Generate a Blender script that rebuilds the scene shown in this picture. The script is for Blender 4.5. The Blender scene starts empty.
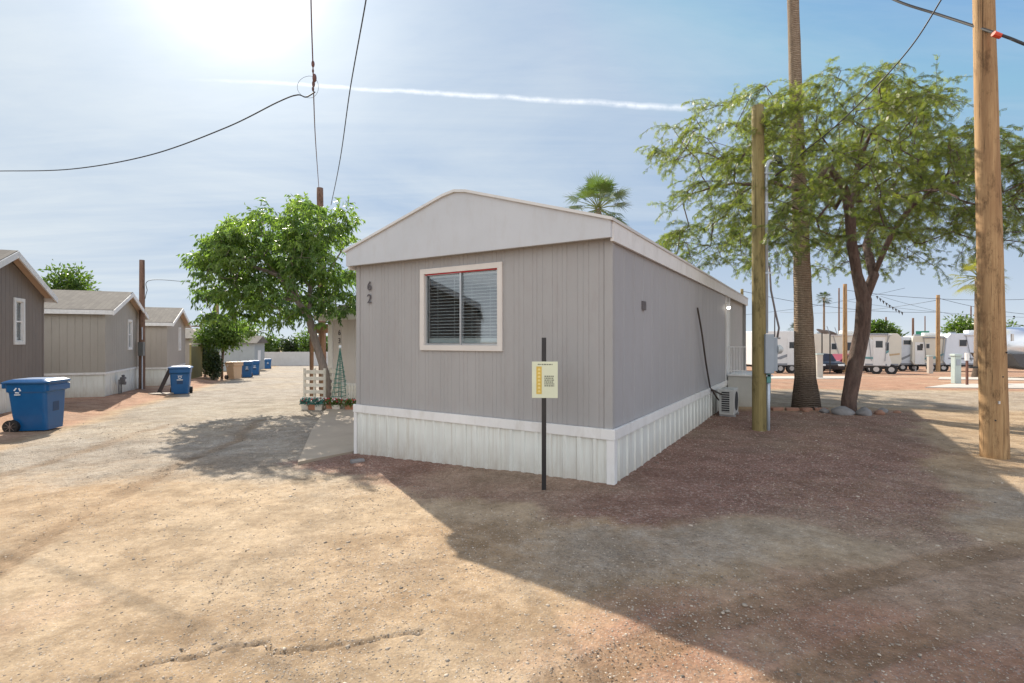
import bpy, bmesh, math, random
import numpy as np
from mathutils import Vector, Matrix
random.seed(7); np.random.seed(7)
R = math.radians
S = bpy.context.scene
COL = S.collection
CAMZ = 1.674
F = 498.0
SUN_AZ = R(-29.4); SUN_EL = R(34.6)          # azimuth from +Y towards +X
SUNV = Vector((math.sin(SUN_AZ)*math.cos(SUN_EL), math.cos(SUN_AZ)*math.cos(SUN_EL), math.sin(SUN_EL)))

# ------------------------------------------------------------------ small helpers
def sstep(a, b, x):
    t = np.clip((x-a)/(b-a), 0, 1); return t*t*(3-2*t)
def hashn(ix, iy, seed):
    h = (ix.astype(np.int64)*374761393 + iy.astype(np.int64)*668265263 + seed*1442695041) & 0x7fffffff
    h = ((h ^ (h >> 13))*1274126177) & 0x7fffffff
    return ((h ^ (h >> 16)) & 0xffff)/65535.0
def vnoise(x, y, seed=0):
    ix = np.floor(x); iy = np.floor(y); fx = x-ix; fy = y-iy
    fx = fx*fx*(3-2*fx); fy = fy*fy*(3-2*fy)
    a = hashn(ix, iy, seed); b = hashn(ix+1, iy, seed); c = hashn(ix, iy+1, seed); d = hashn(ix+1, iy+1, seed)
    return (a*(1-fx)+b*fx)*(1-fy)+(c*(1-fx)+d*fx)*fy
def fbm(x, y, o=4, seed=0):
    s = 0; a = .5; t = 0
    for i in range(o):
        s = s+a*vnoise(x*2**i, y*2**i, seed+i*17); t += a; a *= .5
    return s/t
HC = (1.155, 5.75)                            # near corner of the grey home
def gz(x, y):
    x = np.asarray(x, float); y = np.asarray(y, float)
    L = np.interp(y, [-60,0,5,8,10,19.5,31,54,75,400],[0,0,-.08,-.165,-.2,-.42,-.75,-1.43,-1.8,-4])
    Rr = np.interp(y, [-60,0,17,26,45,75,400],[0,0,0,-.3,-1.1,-1.6,-4])
    a = x/np.maximum(y, 2.0)
    w = sstep(.22, -.33, a)
    z = L*w+Rr*(1-w)
    e = (x+9.3)*.933+(y-10)*.36               # distance to the right of the road's left edge
    z = z+.13*sstep(-.3, -1.6, e)*sstep(8, 12, y)*sstep(45, 30, y)
    return z
def g1(x, y): return float(gz(x, y))
def pt(px, Y, py=None, z=None):
    return Vector(((px-512)/F*Y, Y, z if z is not None else CAMZ+(340-py)/F*Y))

# ------------------------------------------------------------------ materials
MATS = {}
def newmat(name):
    m = bpy.data.materials.new(name); m.use_nodes = True
    nt = m.node_tree; nt.nodes.clear()
    out = nt.nodes.new('ShaderNodeOutputMaterial')
    b = nt.nodes.new('ShaderNodeBsdfPrincipled')
    nt.links.new(b.outputs[0], out.inputs[0])
    return m, nt, b, out
def mathn(nt, op, a, b=None, c=None, clamp=False):
    n = nt.nodes.new('ShaderNodeMath'); n.operation = op; n.use_clamp = clamp
    for i, v in enumerate((a, b, c)):
        if v is None: continue
        if isinstance(v, (int, float)): n.inputs[i].default_value = v
        else: nt.links.new(v, n.inputs[i])
    return n.outputs[0]
def mixc(nt, fac, a, b, mode='MIX'):
    n = nt.nodes.new('ShaderNodeMix'); n.data_type = 'RGBA'; n.blend_type = mode
    for i, v in ((0, fac), (6, a), (7, b)):
        if isinstance(v, (int, float)): n.inputs[i].default_value = v
        elif isinstance(v, tuple): n.inputs[i].default_value = (*v[:3], 1)
        else: nt.links.new(v, n.inputs[i])
    return n.outputs[2]
def noise(nt, vec, scale, detail=4, rough=.6, dist=0):
    n = nt.nodes.new('ShaderNodeTexNoise'); n.inputs['Scale'].default_value = scale
    n.inputs['Detail'].default_value = detail; n.inputs['Roughness'].default_value = rough
    n.inputs['Distortion'].default_value = dist
    if vec is not None: nt.links.new(vec, n.inputs['Vector'])
    return n.outputs[0]
def vmap(nt, sc=(1,1,1), loc=(0,0,0), src='Object'):
    t = nt.nodes.new('ShaderNodeTexCoord'); m = nt.nodes.new('ShaderNodeMapping')
    m.inputs['Scale'].default_value = sc; m.inputs['Location'].default_value = loc
    nt.links.new(t.outputs[src], m.inputs[0]); return m.outputs[0]
def ramp(nt, fac, stops):
    r = nt.nodes.new('ShaderNodeValToRGB'); nt.links.new(fac, r.inputs[0])
    el = r.color_ramp.elements
    while len(el) < len(stops): el.new(.5)
    for e, (p, c) in zip(el, stops):
        e.position = p; e.color = (*c, 1) if isinstance(c, tuple) else (c, c, c, 1)
    return r.outputs[0]
def bump(nt, h, strength, dist, b, prev=None):
    n = nt.nodes.new('ShaderNodeBump'); n.inputs['Strength'].default_value = strength
    n.inputs['Distance'].default_value = dist; nt.links.new(h, n.inputs['Height'])
    if prev is not None: nt.links.new(prev, n.inputs['Normal'])
    nt.links.new(n.outputs[0], b.inputs['Normal']); return n.outputs[0]
def M(name, col=None, rough=.6, var=.12, scale=3.0, stretch=(1,1,1), bmp=.15, bscale=60, bstretch=None, metal=0.0,
      dirt=None, dirt_z=None, spec=.5, bdist=.004, streak=None):
    if name in MATS: return MATS[name]
    m, nt, b, out = newmat(name)
    b.inputs['Roughness'].default_value = rough; b.inputs['Metallic'].default_value = metal
    b.inputs['Specular IOR Level'].default_value = spec
    v = vmap(nt, stretch)
    n = noise(nt, v, scale, 6, .65)
    c = mixc(nt, ramp(nt, n, [(.3, 0.0), (.72, 1.0)]), tuple(x*(1-var) for x in col), tuple(min(1, x*(1+var)) for x in col))
    if dirt:
        dn = noise(nt, vmap(nt, (1.5, 1.5, .5)), 4, 8, .75)
        if dirt_z:                                   # splashed dust climbing up from the ground: it belongs to the surface
            sp = nt.nodes.new('ShaderNodeSeparateXYZ'); nt.links.new(vmap(nt), sp.inputs[0])
            zz = mathn(nt, 'MULTIPLY_ADD', sp.outputs[2], -1.0/(dirt_z[1]-dirt_z[0]), dirt_z[1]/(dirt_z[1]-dirt_z[0]), True)
            f = mathn(nt, 'MULTIPLY', mathn(nt, 'MULTIPLY_ADD', dn, 2.2, -.55, True), zz, clamp=True)
        else:
            f = mathn(nt, 'MULTIPLY_ADD', dn, 3.0, -1.5, True)
            f = mathn(nt, 'MULTIPLY', f, .55)
        c = mixc(nt, f, c, dirt)
    if streak:
        sn = noise(nt, vmap(nt, (9, 9, .25)), 3, 5, .7)
        c = mixc(nt, mathn(nt, 'MULTIPLY', ramp(nt, sn, [(.52, 0.), (.68, 1.)]), .55), c, streak)
    nt.links.new(c, b.inputs['Base Color'])
    if bmp:
        bn = noise(nt, vmap(nt, bstretch or stretch), bscale, 5, .7)
        bump(nt, bn, bmp, bdist, b)
    MATS[name] = m; return m
def leafmat(name, c1, c2, trans=.45):
    m, nt, b, out = newmat(name)
    at = nt.nodes.new('ShaderNodeAttribute'); at.attribute_name = 'tint'
    c = mixc(nt, at.outputs['Fac'], c1, c2)
    nt.links.new(c, b.inputs['Base Color']); b.inputs['Roughness'].default_value = .42
    b.inputs['Specular IOR Level'].default_value = .5
    tr = nt.nodes.new('ShaderNodeBsdfTranslucent')
    nt.links.new(mixc(nt, 1.0, c, (1.5, 1.7, .75), 'MULTIPLY'), tr.inputs[0])
    mx = nt.nodes.new('ShaderNodeMixShader'); mx.inputs[0].default_value = trans
    nt.links.new(b.outputs[0], mx.inputs[1]); nt.links.new(tr.outputs[0], mx.inputs[2]); nt.links.new(mx.outputs[0], out.inputs[0])
    MATS[name] = m; return m
def glassmat(name, tint=(.02,.03,.035), rough=.03):
    if name in MATS: return MATS[name]
    m, nt, b, out = newmat(name)
    nt.nodes.remove(b)
    g = nt.nodes.new('ShaderNodeBsdfGlossy'); g.inputs['Roughness'].default_value = rough; g.inputs[0].default_value = (.95,.97,1,1)
    t = nt.nodes.new('ShaderNodeBsdfTransparent'); t.inputs[0].default_value = (.86,.9,.9,1)
    fr = nt.nodes.new('ShaderNodeLayerWeight')
    mx = nt.nodes.new('ShaderNodeMixShader'); nt.links.new(mathn(nt, 'MULTIPLY_ADD', mathn(nt, 'POWER', fr.outputs['Facing'], 4.0), .8, .11, True), mx.inputs[0])
    nt.links.new(t.outputs[0], mx.inputs[1]); nt.links.new(g.outputs[0], mx.inputs[2]); nt.links.new(mx.outputs[0], out.inputs[0])
    MATS[name] = m; return m

def woodpole(name, c1, c2, c3, stainz=None):
    m, nt, b, out = newmat(name)
    b.inputs['Roughness'].default_value = .85; b.inputs['Specular IOR Level'].default_value = .25
    fine = noise(nt, vmap(nt, (22, 22, .8)), 3, 8, .7)
    broad = noise(nt, vmap(nt, (3.5, 3.5, .22)), 2.2, 5, .65)
    blot = noise(nt, vmap(nt, (2, 2, .7)), 3.0, 8, .8)
    c = mixc(nt, ramp(nt, fine, [(.32, 0.), (.68, 1.)]), c1, c2)
    c = mixc(nt, mathn(nt, 'MULTIPLY', ramp(nt, broad, [(.45, 0.), (.62, 1.)]), .6), c, c3)
    c = mixc(nt, mathn(nt, 'MULTIPLY', ramp(nt, blot, [(.52, 0.), (.66, 1.)]), .8), c, tuple(x*.38 for x in c3))
    chk = noise(nt, vmap(nt, (30, 30, .35)), 1.6, 3, .5)
    cr = ramp(nt, chk, [(.30, 1.), (.37, 0.)])
    c = mixc(nt, mathn(nt, 'MULTIPLY', cr, .8), c, tuple(x*.18 for x in c1))
    nt.links.new(c, b.inputs['Base Color'])
    p = bump(nt, fine, .5, .006, b)
    bump(nt, mathn(nt, 'SUBTRACT', 1.0, cr), .7, .008, b, p)
    MATS[name] = m; return m

# ------------------------------------------------------------------ mesh builder
class MB:
    def __init__(s): s.v = []; s.f = []
    def add(s, vs, fs):
        o = len(s.v); s.v += [tuple(v) for v in vs]; s.f += [tuple(i+o for i in f) for f in fs]; return s
    def box(s, x0, x1, y0, y1, z0, z1, m=None):
        vs = [Vector(p) for p in ((x0,y0,z0),(x1,y0,z0),(x1,y1,z0),(x0,y1,z0),(x0,y0,z1),(x1,y0,z1),(x1,y1,z1),(x0,y1,z1))]
        if m is not None: vs = [m @ v for v in vs]
        return s.add(vs, [(0,3,2,1),(4,5,6,7),(0,1,5,4),(1,2,6,5),(2,3,7,6),(3,0,4,7)])
    def bar(s, a, b, w, h=None):
        a = Vector(a); b = Vector(b); h = h or w; d = (b-a); L = d.length; d.normalize()
        up = Vector((0,0,1)) if abs(d.z) < .95 else Vector((0,1,0))
        x = d.cross(up).normalized(); y = x.cross(d)
        vs = []
        for p in (a, b):
            for sx, sy in ((-1,-1),(1,-1),(1,1),(-1,1)): vs.append(p+x*sx*w/2+y*sy*h/2)
        return s.add(vs, [(3,2,1,0),(4,5,6,7),(0,1,5,4),(1,2,6,5),(2,3,7,6),(3,0,4,7)])
    def tube(s, pts, rad, n=8, cap=True, jit=0):
        pts = [Vector(p) for p in pts]; k = len(pts)
        if not hasattr(rad, '__len__'): rad = [rad]*k
        vs = []; prev = None
        for i, p in enumerate(pts):
            d = (pts[min(i+1,k-1)]-pts[max(i-1,0)])
            if d.length < 1e-9: d = Vector((0,0,1))
            d.normalize()
            if prev is None:
                up = Vector((0,0,1)) if abs(d.z) < .9 else Vector((1,0,0))
                x = d.cross(up).normalized()
            else:
                x = (prev-d*prev.dot(d))
                x = x.normalized() if x.length > 1e-6 else d.orthogonal().normalized()
            prev = x; y = d.cross(x)
            for j in range(n):
                t = 2*math.pi*j/n; r = rad[i]*(1+(random.uniform(-jit, jit) if jit else 0))
                vs.append(p+(x*math.cos(t)+y*math.sin(t))*r)
        fs = [(i*n+j, i*n+(j+1)%n, (i+1)*n+(j+1)%n, (i+1)*n+j) for i in range(k-1) for j in range(n)]
        if cap: fs += [tuple(range(n-1,-1,-1)), tuple((k-1)*n+j for j in range(n))]
        return s.add(vs, fs)
    def prism(s, poly, a, b, axis='y'):
        """polygon of (p,q) pairs extruded along axis from a to b"""
        def P(p, q, t): return {'y': (p,t,q), 'x': (t,p,q), 'z': (p,q,t)}[axis]
        n = len(poly); vs = [P(p,q,a) for p,q in poly]+[P(p,q,b) for p,q in poly]
        fs = [tuple(range(n)), tuple(range(2*n-1,n-1,-1))]+[(i,n+i,n+(i+1)%n,(i+1)%n) for i in range(n)]
        return s.add(vs, fs)
    def ball(s, c, r, n=8, m=6, sq=(1,1,1)):
        vs = [(c[0],c[1],c[2]-r*sq[2])]; 
        for i in range(1,m):
            ph = -math.pi/2+math.pi*i/m
            for j in range(n):
                t = 2*math.pi*j/n
                vs.append((c[0]+r*sq[0]*math.cos(ph)*math.cos(t), c[1]+r*sq[1]*math.cos(ph)*math.sin(t), c[2]+r*sq[2]*math.sin(ph)))
        vs.append((c[0],c[1],c[2]+r*sq[2])); fs = []
        for j in range(n): fs.append((0,1+(j+1)%n,1+j))
        for i in range(m-2):
            for j in range(n):
                a = 1+i*n+j; b = 1+i*n+(j+1)%n; fs.append((a,b,b+n,a+n))
        L = len(vs)-1
        for j in range(n): fs.append((L, L-n+j, L-n+(j+1)%n))
        return s.add(vs, fs)
    def loft(s, secs, cap=True):
        n = len(secs[0]); vs = [p for q in secs for p in q]
        fs = [(i*n+j, i*n+(j+1)%n, (i+1)*n+(j+1)%n, (i+1)*n+j) for i in range(len(secs)-1) for j in range(n)]
        if cap: fs += [tuple(range(n-1,-1,-1)), tuple((len(secs)-1)*n+j for j in range(n))]
        return s.add(vs, fs)
    def build(s, name, mat, parent=None, smooth=False, bevel=0, label=None, fix=True):
        me = bpy.data.meshes.new(name); me.from_pydata(s.v, [], s.f); me.update()
        if fix or bevel:
            bm = bmesh.new(); bm.from_mesh(me)
            if bevel:
                bmesh.ops.remove_doubles(bm, verts=bm.verts, dist=1e-5)
                es = [e for e in bm.edges if len(e.link_faces) == 2 and e.calc_face_angle(0) > .6]
                bmesh.ops.bevel(bm, geom=es, offset=bevel, segments=2, affect='EDGES', profile=.6)
            bmesh.ops.recalc_face_normals(bm, faces=bm.faces)
            bm.to_mesh(me); bm.free()
        me.materials.append(mat)
        if smooth: me.polygons.foreach_set('use_smooth', [True]*len(me.polygons))
        o = bpy.data.objects.new(name, me); COL.objects.link(o)
        if parent is not None: o.parent = parent
        if label: o['label'] = label
        return o
def tag(o, label=None, cat=None, group=None, kind=None):
    if label: o['label'] = label
    if cat: o['category'] = cat
    if group: o['group'] = group
    if kind: o['kind'] = kind
    return o
def empty(name, loc, rz=0, label=None, cat=None, group=None):
    o = bpy.data.objects.new(name, None); COL.objects.link(o); o.location = loc; o.rotation_euler = (0,0,rz)
    o.empty_display_size = .2
    return tag(o, label, cat, group)
def copy_tree(o, parent=None):
    c = o.copy(); COL.objects.link(c)
    if parent is not None: c.parent = parent
    for ch in list(o.children): copy_tree(ch, c)
    return c
def textmesh(body, size, name, mat, parent, mtx, depth=.004):
    cu = bpy.data.curves.new(name, 'FONT'); cu.body = body; cu.size = size; cu.extrude = depth; cu.align_x = 'CENTER'; cu.offset = size*.004
    t = bpy.data.objects.new(name, cu); COL.objects.link(t)
    me = bpy.data.meshes.new_from_object(t.evaluated_get(bpy.context.evaluated_depsgraph_get()))
    bpy.data.objects.remove(t); me.transform(mtx); me.materials.clear(); me.materials.append(mat)
    o = bpy.data.objects.new(name, me); COL.objects.link(o); o.parent = parent; return o

# ------------------------------------------------------------------ world, sun, camera
W = bpy.data.worlds.new('World'); S.world = W; W.use_nodes = True
nt = W.node_tree; nt.nodes.clear()
wo = nt.nodes.new('ShaderNodeOutputWorld'); bg = nt.nodes.new('ShaderNodeBackground'); nt.links.new(bg.outputs[0], wo.inputs[0])
sky = nt.nodes.new('ShaderNodeTexSky'); sky.sky_type = 'NISHITA'; sky.sun_disc = False
sky.sun_elevation = SUN_EL; sky.sun_rotation = SUN_AZ; sky.dust_density = .4; sky.air_density = 1.0; sky.ozone_density = 1.5
SKYS = .11
bg.inputs[1].default_value = SKYS
tc = nt.nodes.new('ShaderNodeTexCoord'); D = tc.outputs['Generated']
sp = nt.nodes.new('ShaderNodeSeparateXYZ'); nt.links.new(D, sp.inputs[0])
dx, dy, dz = sp.outputs
zc = mathn(nt, 'ADD', mathn(nt, 'MAXIMUM', dz, 0.0), .10)
cb = nt.nodes.new('ShaderNodeCombineXYZ')
nt.links.new(mathn(nt, 'DIVIDE', dx, zc), cb.inputs[0]); nt.links.new(mathn(nt, 'DIVIDE', dy, zc), cb.inputs[1])
mp = nt.nodes.new('ShaderNodeMapping'); mp.inputs['Rotation'].default_value = (0,0,R(12)); mp.inputs['Scale'].default_value = (.55, 1.0, 1)
nt.links.new(cb.outputs[0], mp.inputs[0])
c1 = noise(nt, mp.outputs[0], .8, 8, .6, .8)
c2 = noise(nt, mp.outputs[0], .22, 3, .5, .4)
# veil of thin cirrus, thicker towards the sun's side
west = mathn(nt, 'MULTIPLY_ADD', dx, -.75, .32)
cl = mathn(nt, 'ADD', mathn(nt, 'MULTIPLY_ADD', c1, 2.3, -1.16), mathn(nt, 'MULTIPLY_ADD', c2, .9, -.35))
cl = mathn(nt, 'ADD', cl, west, clamp=True)
dotn = nt.nodes.new('ShaderNodeVectorMath'); dotn.operation = 'DOT_PRODUCT'; nt.links.new(D, dotn.inputs[0]); dotn.inputs[1].default_value = SUNV
ds = mathn(nt, 'MAXIMUM', dotn.outputs['Value'], 0.0)
g_tight = mathn(nt, 'ADD', mathn(nt, 'MULTIPLY', mathn(nt, 'POWER', ds, 260.0), .8), mathn(nt, 'MULTIPLY', mathn(nt, 'POWER', ds, 50.0), .34)); g_wide = mathn(nt, 'POWER', ds, 9.0)
hor = mathn(nt, 'POWER', mathn(nt, 'SUBTRACT', 1.0, mathn(nt, 'MINIMUM', mathn(nt, 'MAXIMUM', dz, 0.0), 1.0)), 9.0)
K = 1/SKYS
cloudcol = mixc(nt, 1.0, (0,0,0), (.435*K, .47*K, .485*K), 'ADD')
mp2 = nt.nodes.new('ShaderNodeMapping'); mp2.inputs['Rotation'].default_value = (0,0,R(-6)); mp2.inputs['Scale'].default_value = (.25, 2.6, 1)
nt.links.new(cb.outputs[0], mp2.inputs[0])
strk = mathn(nt, 'MULTIPLY_ADD', noise(nt, mp2.outputs[0], 1.3, 8, .66, .8), 3.4, -1.55, True)
cf = mathn(nt, 'ADD', mathn(nt, 'MULTIPLY_ADD', cl, .62, .02), mathn(nt, 'MULTIPLY', strk, .20), clamp=True)
cf = mathn(nt, 'MAXIMUM', cf, mathn(nt, 'MULTIPLY', hor, .8))
base = mixc(nt, 1.0, mixc(nt, 1.0, sky.outputs[0], (.82, .96, 1.18), 'MULTIPLY'), (.21*K, .285*K, .395*K), 'DARKEN')
col = mixc(nt, cf, base, cloudcol)
# unseen brighter cloud bank behind the camera, added to lift ambient light on shaded fronts
back = mathn(nt, 'MULTIPLY_ADD', dy, -2.2, -.1, True)
bk = mathn(nt, 'MULTIPLY', back, mathn(nt, 'MULTIPLY_ADD', c1, 1.6, -.1, True))
col = mixc(nt, bk, col, (.92*K, .94*K, .97*K))
# contrail: a band along one great circle
cn = nt.nodes.new('ShaderNodeVectorMath'); cn.operation = 'DOT_PRODUCT'; nt.links.new(D, cn.inputs[0]); cn.inputs[1].default_value = (-.0543, .4367, -.898)
wob = noise(nt, D, 9, 4, .6)
cdist = mathn(nt, 'ABSOLUTE', mathn(nt, 'ADD', cn.outputs['Value'], mathn(nt, 'MULTIPLY_ADD', wob, .014, -.007)))
ratio = mathn(nt, 'DIVIDE', dx, mathn(nt, 'MAXIMUM', dy, .01))
wdt = mathn(nt, 'MULTIPLY_ADD', ratio, .004, .0055)
band = mathn(nt, 'SUBTRACT', 1.0, mathn(nt, 'DIVIDE', cdist, wdt), clamp=True)
band = mathn(nt, 'MULTIPLY', band, mathn(nt, 'MULTIPLY_ADD', ratio, 3.0, 2.0, True))
band = mathn(nt, 'MULTIPLY', band, mathn(nt, 'MULTIPLY_ADD', ratio, -16.0, 6.2, True))
band = mathn(nt, 'MULTIPLY', band, mathn(nt, 'GREATER_THAN', dy, 0.0))
band = mathn(nt, 'MULTIPLY', band, mathn(nt, 'MULTIPLY_ADD', noise(nt, D, 30, 5, .7), 2.6, -.55, True))
col = mixc(nt, mathn(nt, 'MULTIPLY', band, .8, clamp=True), col, (.60*K, .62*K, .65*K))
gl = nt.nodes.new('ShaderNodeVectorMath'); gl.operation = 'SCALE'; gl.inputs[0].default_value = (1.0, .96, .86)
nt.links.new(mathn(nt, 'ADD', mathn(nt, 'MULTIPLY', g_tight, .75*K), mathn(nt, 'MULTIPLY', g_wide, .05*K)), gl.inputs['Scale'])
col = mixc(nt, 1.0, col, gl.outputs[0], 'ADD')
nt.links.new(col, bg.inputs[0])

sl = bpy.data.lights.new('sun', 'SUN'); sl.energy = 4.5; sl.angle = R(.53); sl.color = (1, .91, .77)
so = bpy.data.objects.new('sun', sl); COL.objects.link(so); so.rotation_euler = (-SUNV).to_track_quat('-Z', 'Y').to_euler()
cam = bpy.data.cameras.new('camera'); co = bpy.data.objects.new('camera', cam); COL.objects.link(co)
co.location = (0,0,CAMZ); co.rotation_euler = (R(90),0,0); cam.lens = F/1024*36; cam.sensor_width = 36
cam.shift_y = -1.5/1024; cam.clip_end = 3000; cam.clip_start = .05
S.camera = co
S.view_settings.view_transform = 'Standard'; S.view_settings.look = 'None'; S.view_settings.gamma = 1
S.view_settings.exposure = .88
S.cycles.max_bounces = 8; S.cycles.transparent_max_bounces = 16

# ------------------------------------------------------------------ ground
def home_uv(x, y):
    rx = x-HC[0]; ry = y-HC[1]
    return rx*.852-ry*.524, rx*.524+ry*.852
def zones(x, y):
    """returns red gravel, grey road gravel, dark stain, pale dust masks"""
    n1 = fbm(x*.9, y*.9, 4, 3)-.5; n2 = fbm(x*2.6, y*2.6, 4, 9)-.5
    hx, hy = home_uv(x, y)
    e = (x+9.3)*.933+(y-10)*.36
    d = np.maximum(np.maximum(-4.9-hx, hx-3.1-.10*np.maximum(hy,0)), np.maximum(-1.15+.35*np.maximum(hx,0)-hy, hy-14))
    nearhome = sstep(1.7, .5, np.maximum(np.maximum(-4.9-hx, hx-.1), -hy))
    redA = sstep(.35, -.25, d+n1*.9+n2*.6)*(.74+.26*nearhome+.35*n1)*np.where(y < 11.5, 1, sstep(12.6, 11.2, y))
    d = y-(2.78+.40*(x-.27))
    redB = sstep(.3, -.5, d+n1*1.6+n2*.5)*sstep(-1.0, .9, x+n1*1.0)*(.80+.8*n2)
    redC = sstep(.2, -.5, e+n1*.5)*.9*sstep(7, 10, y)*sstep(48, 30, y)
    rdY0 = 12.2-.13*(x-8); rdY1 = 17.0-.10*(x-8)
    onroad = sstep(rdY0-.5, rdY0+.4, y+n1*.8)*sstep(rdY1+.5, rdY1-.4, y+n1*.8)*sstep(1, 4, x)
    redD = sstep(rdY1-.4, rdY1+.6, y+n1)*sstep(-2, 4, x)*.55
    red = np.clip(redA+.35*redB, 0, 1)*(1-onroad)
    global REDDIRT
    REDDIRT = np.clip(np.maximum.reduce([redB*1.1, redC, redD*1.6, sstep(.05,.2,fbm(x*.5+7, y*.5, 4, 41)-.5)*.5*sstep(4.5,2.5,y)]), 0, 1)*(1-onroad)
    w = 6.0+.02*y
    grey = sstep(-.2, .5, e+n1*.7)*sstep(w+1.4, w-.6, e+n1*2)*sstep(4.5, 8.5, y+n1*3)
    grey = np.maximum(grey*.85, onroad*.6)
    # compacted drive in front of the home
    band = sstep(.9, .2, np.abs(y-(4.15+.22*(x-1)))+n1*.6)*sstep(-.6, .8, x)*sstep(9, 6, x)
    grey = np.maximum(grey, band*.55*(1-redA))
    stain = sstep(.10, .26, fbm(x*.55+3, y*.8+11, 5, 31)-.47)*.6
    pale = sstep(.05, .25, fbm(x*.35+30, y*.5+4, 4, 77)-.48)
    return red, np.clip(grey, 0, 1), stain, pale
def seg_d(x, y, pts):
    best = np.full(x.shape, 1e9)
    for (ax, ay), (bx, by) in zip(pts[:-1], pts[1:]):
        t = np.clip(((x-ax)*(bx-ax)+(y-ay)*(by-ay))/((bx-ax)**2+(by-ay)**2), 0, 1)
        best = np.minimum(best, np.hypot(x-ax-t*(bx-ax), y-ay-t*(by-ay)))
    return best
def gp(px, py):
    Y = CAMZ*F/(py-340)
    return ((px-512)/F*Y, Y)
crackA = [gp(*p) for p in ((-60,700),(20,690),(100,672),(160,656),(205,650),(222,640),(262,636),(272,646),(320,642),(345,634),(420,628))]
crackB = [gp(*p) for p in ((350,526),(380,524),(400,527),(430,528),(470,531))]
crackC = [gp(*p) for p in ((180,648),(230,560),(262,520),(300,505))]
N = 900
u = np.linspace(-1, 1, N); K0 = 6.1
gx = 1.5*np.sinh(u*K0); gy = 3.2+1.5*np.sinh(u*K0)
X, Y = np.meshgrid(gx, gy); Z = gz(X, Y)
near = sstep(40, 12, np.hypot(X, Y))
hx, hy = home_uv(X, Y)
Z = Z+near*(.030*(fbm(X*.8, Y*.8, 3, 1)-.5)+.016*(fbm(X*4, Y*4, 4, 2)-.5))
Z = Z+.05*sstep(1.2, .1, np.abs(hy+.1))*sstep(-4.6,-4.2,hx)*sstep(1.2,.3,hx)*fbm(X*2,Y*2,3,5)*near
red, grey, stain, pale = zones(X, Y); reddirt = REDDIRT
wob = (fbm(X*1.5, Y*1.5, 4, 50)-.5)
# tyre ruts running up the lane and curving across the drive
ruts = np.zeros_like(X)
for off, pts in ((0, ((-60,590),(0,558),(70,515),(130,480),(185,452),(235,430),(262,410))), (0, ((-40,480),(40,455),(110,432),(170,414))),
                 (0, ((560,683),(700,620),(860,575),(1080,540))), (0, ((760,700),(900,640),(1080,590)))):
    dd = seg_d(X+wob*.25, Y+wob*.25, [gp(*p) for p in pts])
    ruts = np.maximum(ruts, sstep(.15, .09, dd)*(.7+.8*(fbm(X*2,Y*2,3,71)-.4)))
Z = Z-.014*ruts*near
cr = np.zeros_like(X)
jx = (fbm(X*7, Y*7, 4, 60)-.5)*.14; jy = (fbm(X*7+9, Y*7, 4, 61)-.5)*.14
cA = seg_d(X+jx, Y+jy, crackA); cB = seg_d(X+jx, Y+jy, crackB); cC = seg_d(X+jx, Y+jy, crackC)
cr = np.maximum.reduce([sstep(.022, .006, cA), sstep(.012,.004,cB)*.7, sstep(.02, .006, cC)*.35])*sstep(.30,.48,fbm(X*3,Y*3,3,8))
broken = sstep(.16, .02, cA)*.5*sstep(.4,.6,fbm(X*9,Y*9,3,18))
Z = Z-.022*cr
verts = np.stack([X, Y, Z], -1).reshape(-1, 3)
idx = np.arange(N*N).reshape(N, N)
faces = np.stack([idx[:-1,:-1], idx[:-1,1:], idx[1:,1:], idx[1:,:-1]], -1).reshape(-1, 4)
me = bpy.data.meshes.new('ground')
me.vertices.add(len(verts)); me.vertices.foreach_set('co', verts.ravel())
me.loops.add(faces.size); me.loops.foreach_set('vertex_index', faces.ravel().astype(np.int32))
me.polygons.add(len(faces)); me.polygons.foreach_set('loop_start', np.arange(0, faces.size, 4, dtype=np.int32))
me.polygons.foreach_set('loop_total', np.full(len(faces), 4, dtype=np.int32))
me.update(calc_edges=True); me.polygons.foreach_set('use_smooth', np.ones(len(faces), bool))
def fcol(name, r, g, b):
    a = me.attributes.new(name, 'FLOAT_COLOR', 'POINT')
    a.data.foreach_set('color', np.stack([r, g, b, np.ones_like(r)], -1).ravel().astype(np.float32))
fcol('zones', red, grey, np.clip(np.maximum(cr, broken), 0, 1)); fcol('wear', stain, pale, ruts); fcol('reddirt', reddirt, reddirt, reddirt)
m, nt, b, out = newmat('dirt_ground')
b.inputs['Roughness'].default_value = .95; b.inputs['Specular IOR Level'].default_value = .15
za = nt.nodes.new('ShaderNodeAttribute'); za.attribute_name = 'zones'; zs = nt.nodes.new('ShaderNodeSeparateColor'); nt.links.new(za.outputs['Color'], zs.inputs[0])
wa = nt.nodes.new('ShaderNodeAttribute'); wa.attribute_name = 'wear'; ws = nt.nodes.new('ShaderNodeSeparateColor'); nt.links.new(wa.outputs['Color'], ws.inputs[0])
v = vmap(nt)
nb = noise(nt, v, .7, 6, .65); nm = noise(nt, v, 6, 8, .7); nf = noise(nt, v, 70, 6, .85)
def voro(scale, feat='F1'):
    n = nt.nodes.new('ShaderNodeTexVoronoi'); n.inputs['Scale'].default_value = scale; n.feature = feat; nt.links.new(v, n.inputs['Vector']); return n
v1 = voro(48); v2 = voro(95)
sc1 = nt.nodes.new('ShaderNodeSeparateColor'); nt.links.new(v1.outputs['Color'], sc1.inputs[0])
sc2 = nt.nodes.new('ShaderNodeSeparateColor'); nt.links.new(v2.outputs['Color'], sc2.inputs[0])
dirt = mixc(nt, ramp(nt, nm, [(.3,0.),(.7,1.)]), (.30,.20,.115), (.405,.29,.178))
dirt = mixc(nt, mathn(nt,'MULTIPLY',ramp(nt, nb, [(.35,0.),(.65,1.)]),.7), dirt, (.385,.295,.20))
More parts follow.
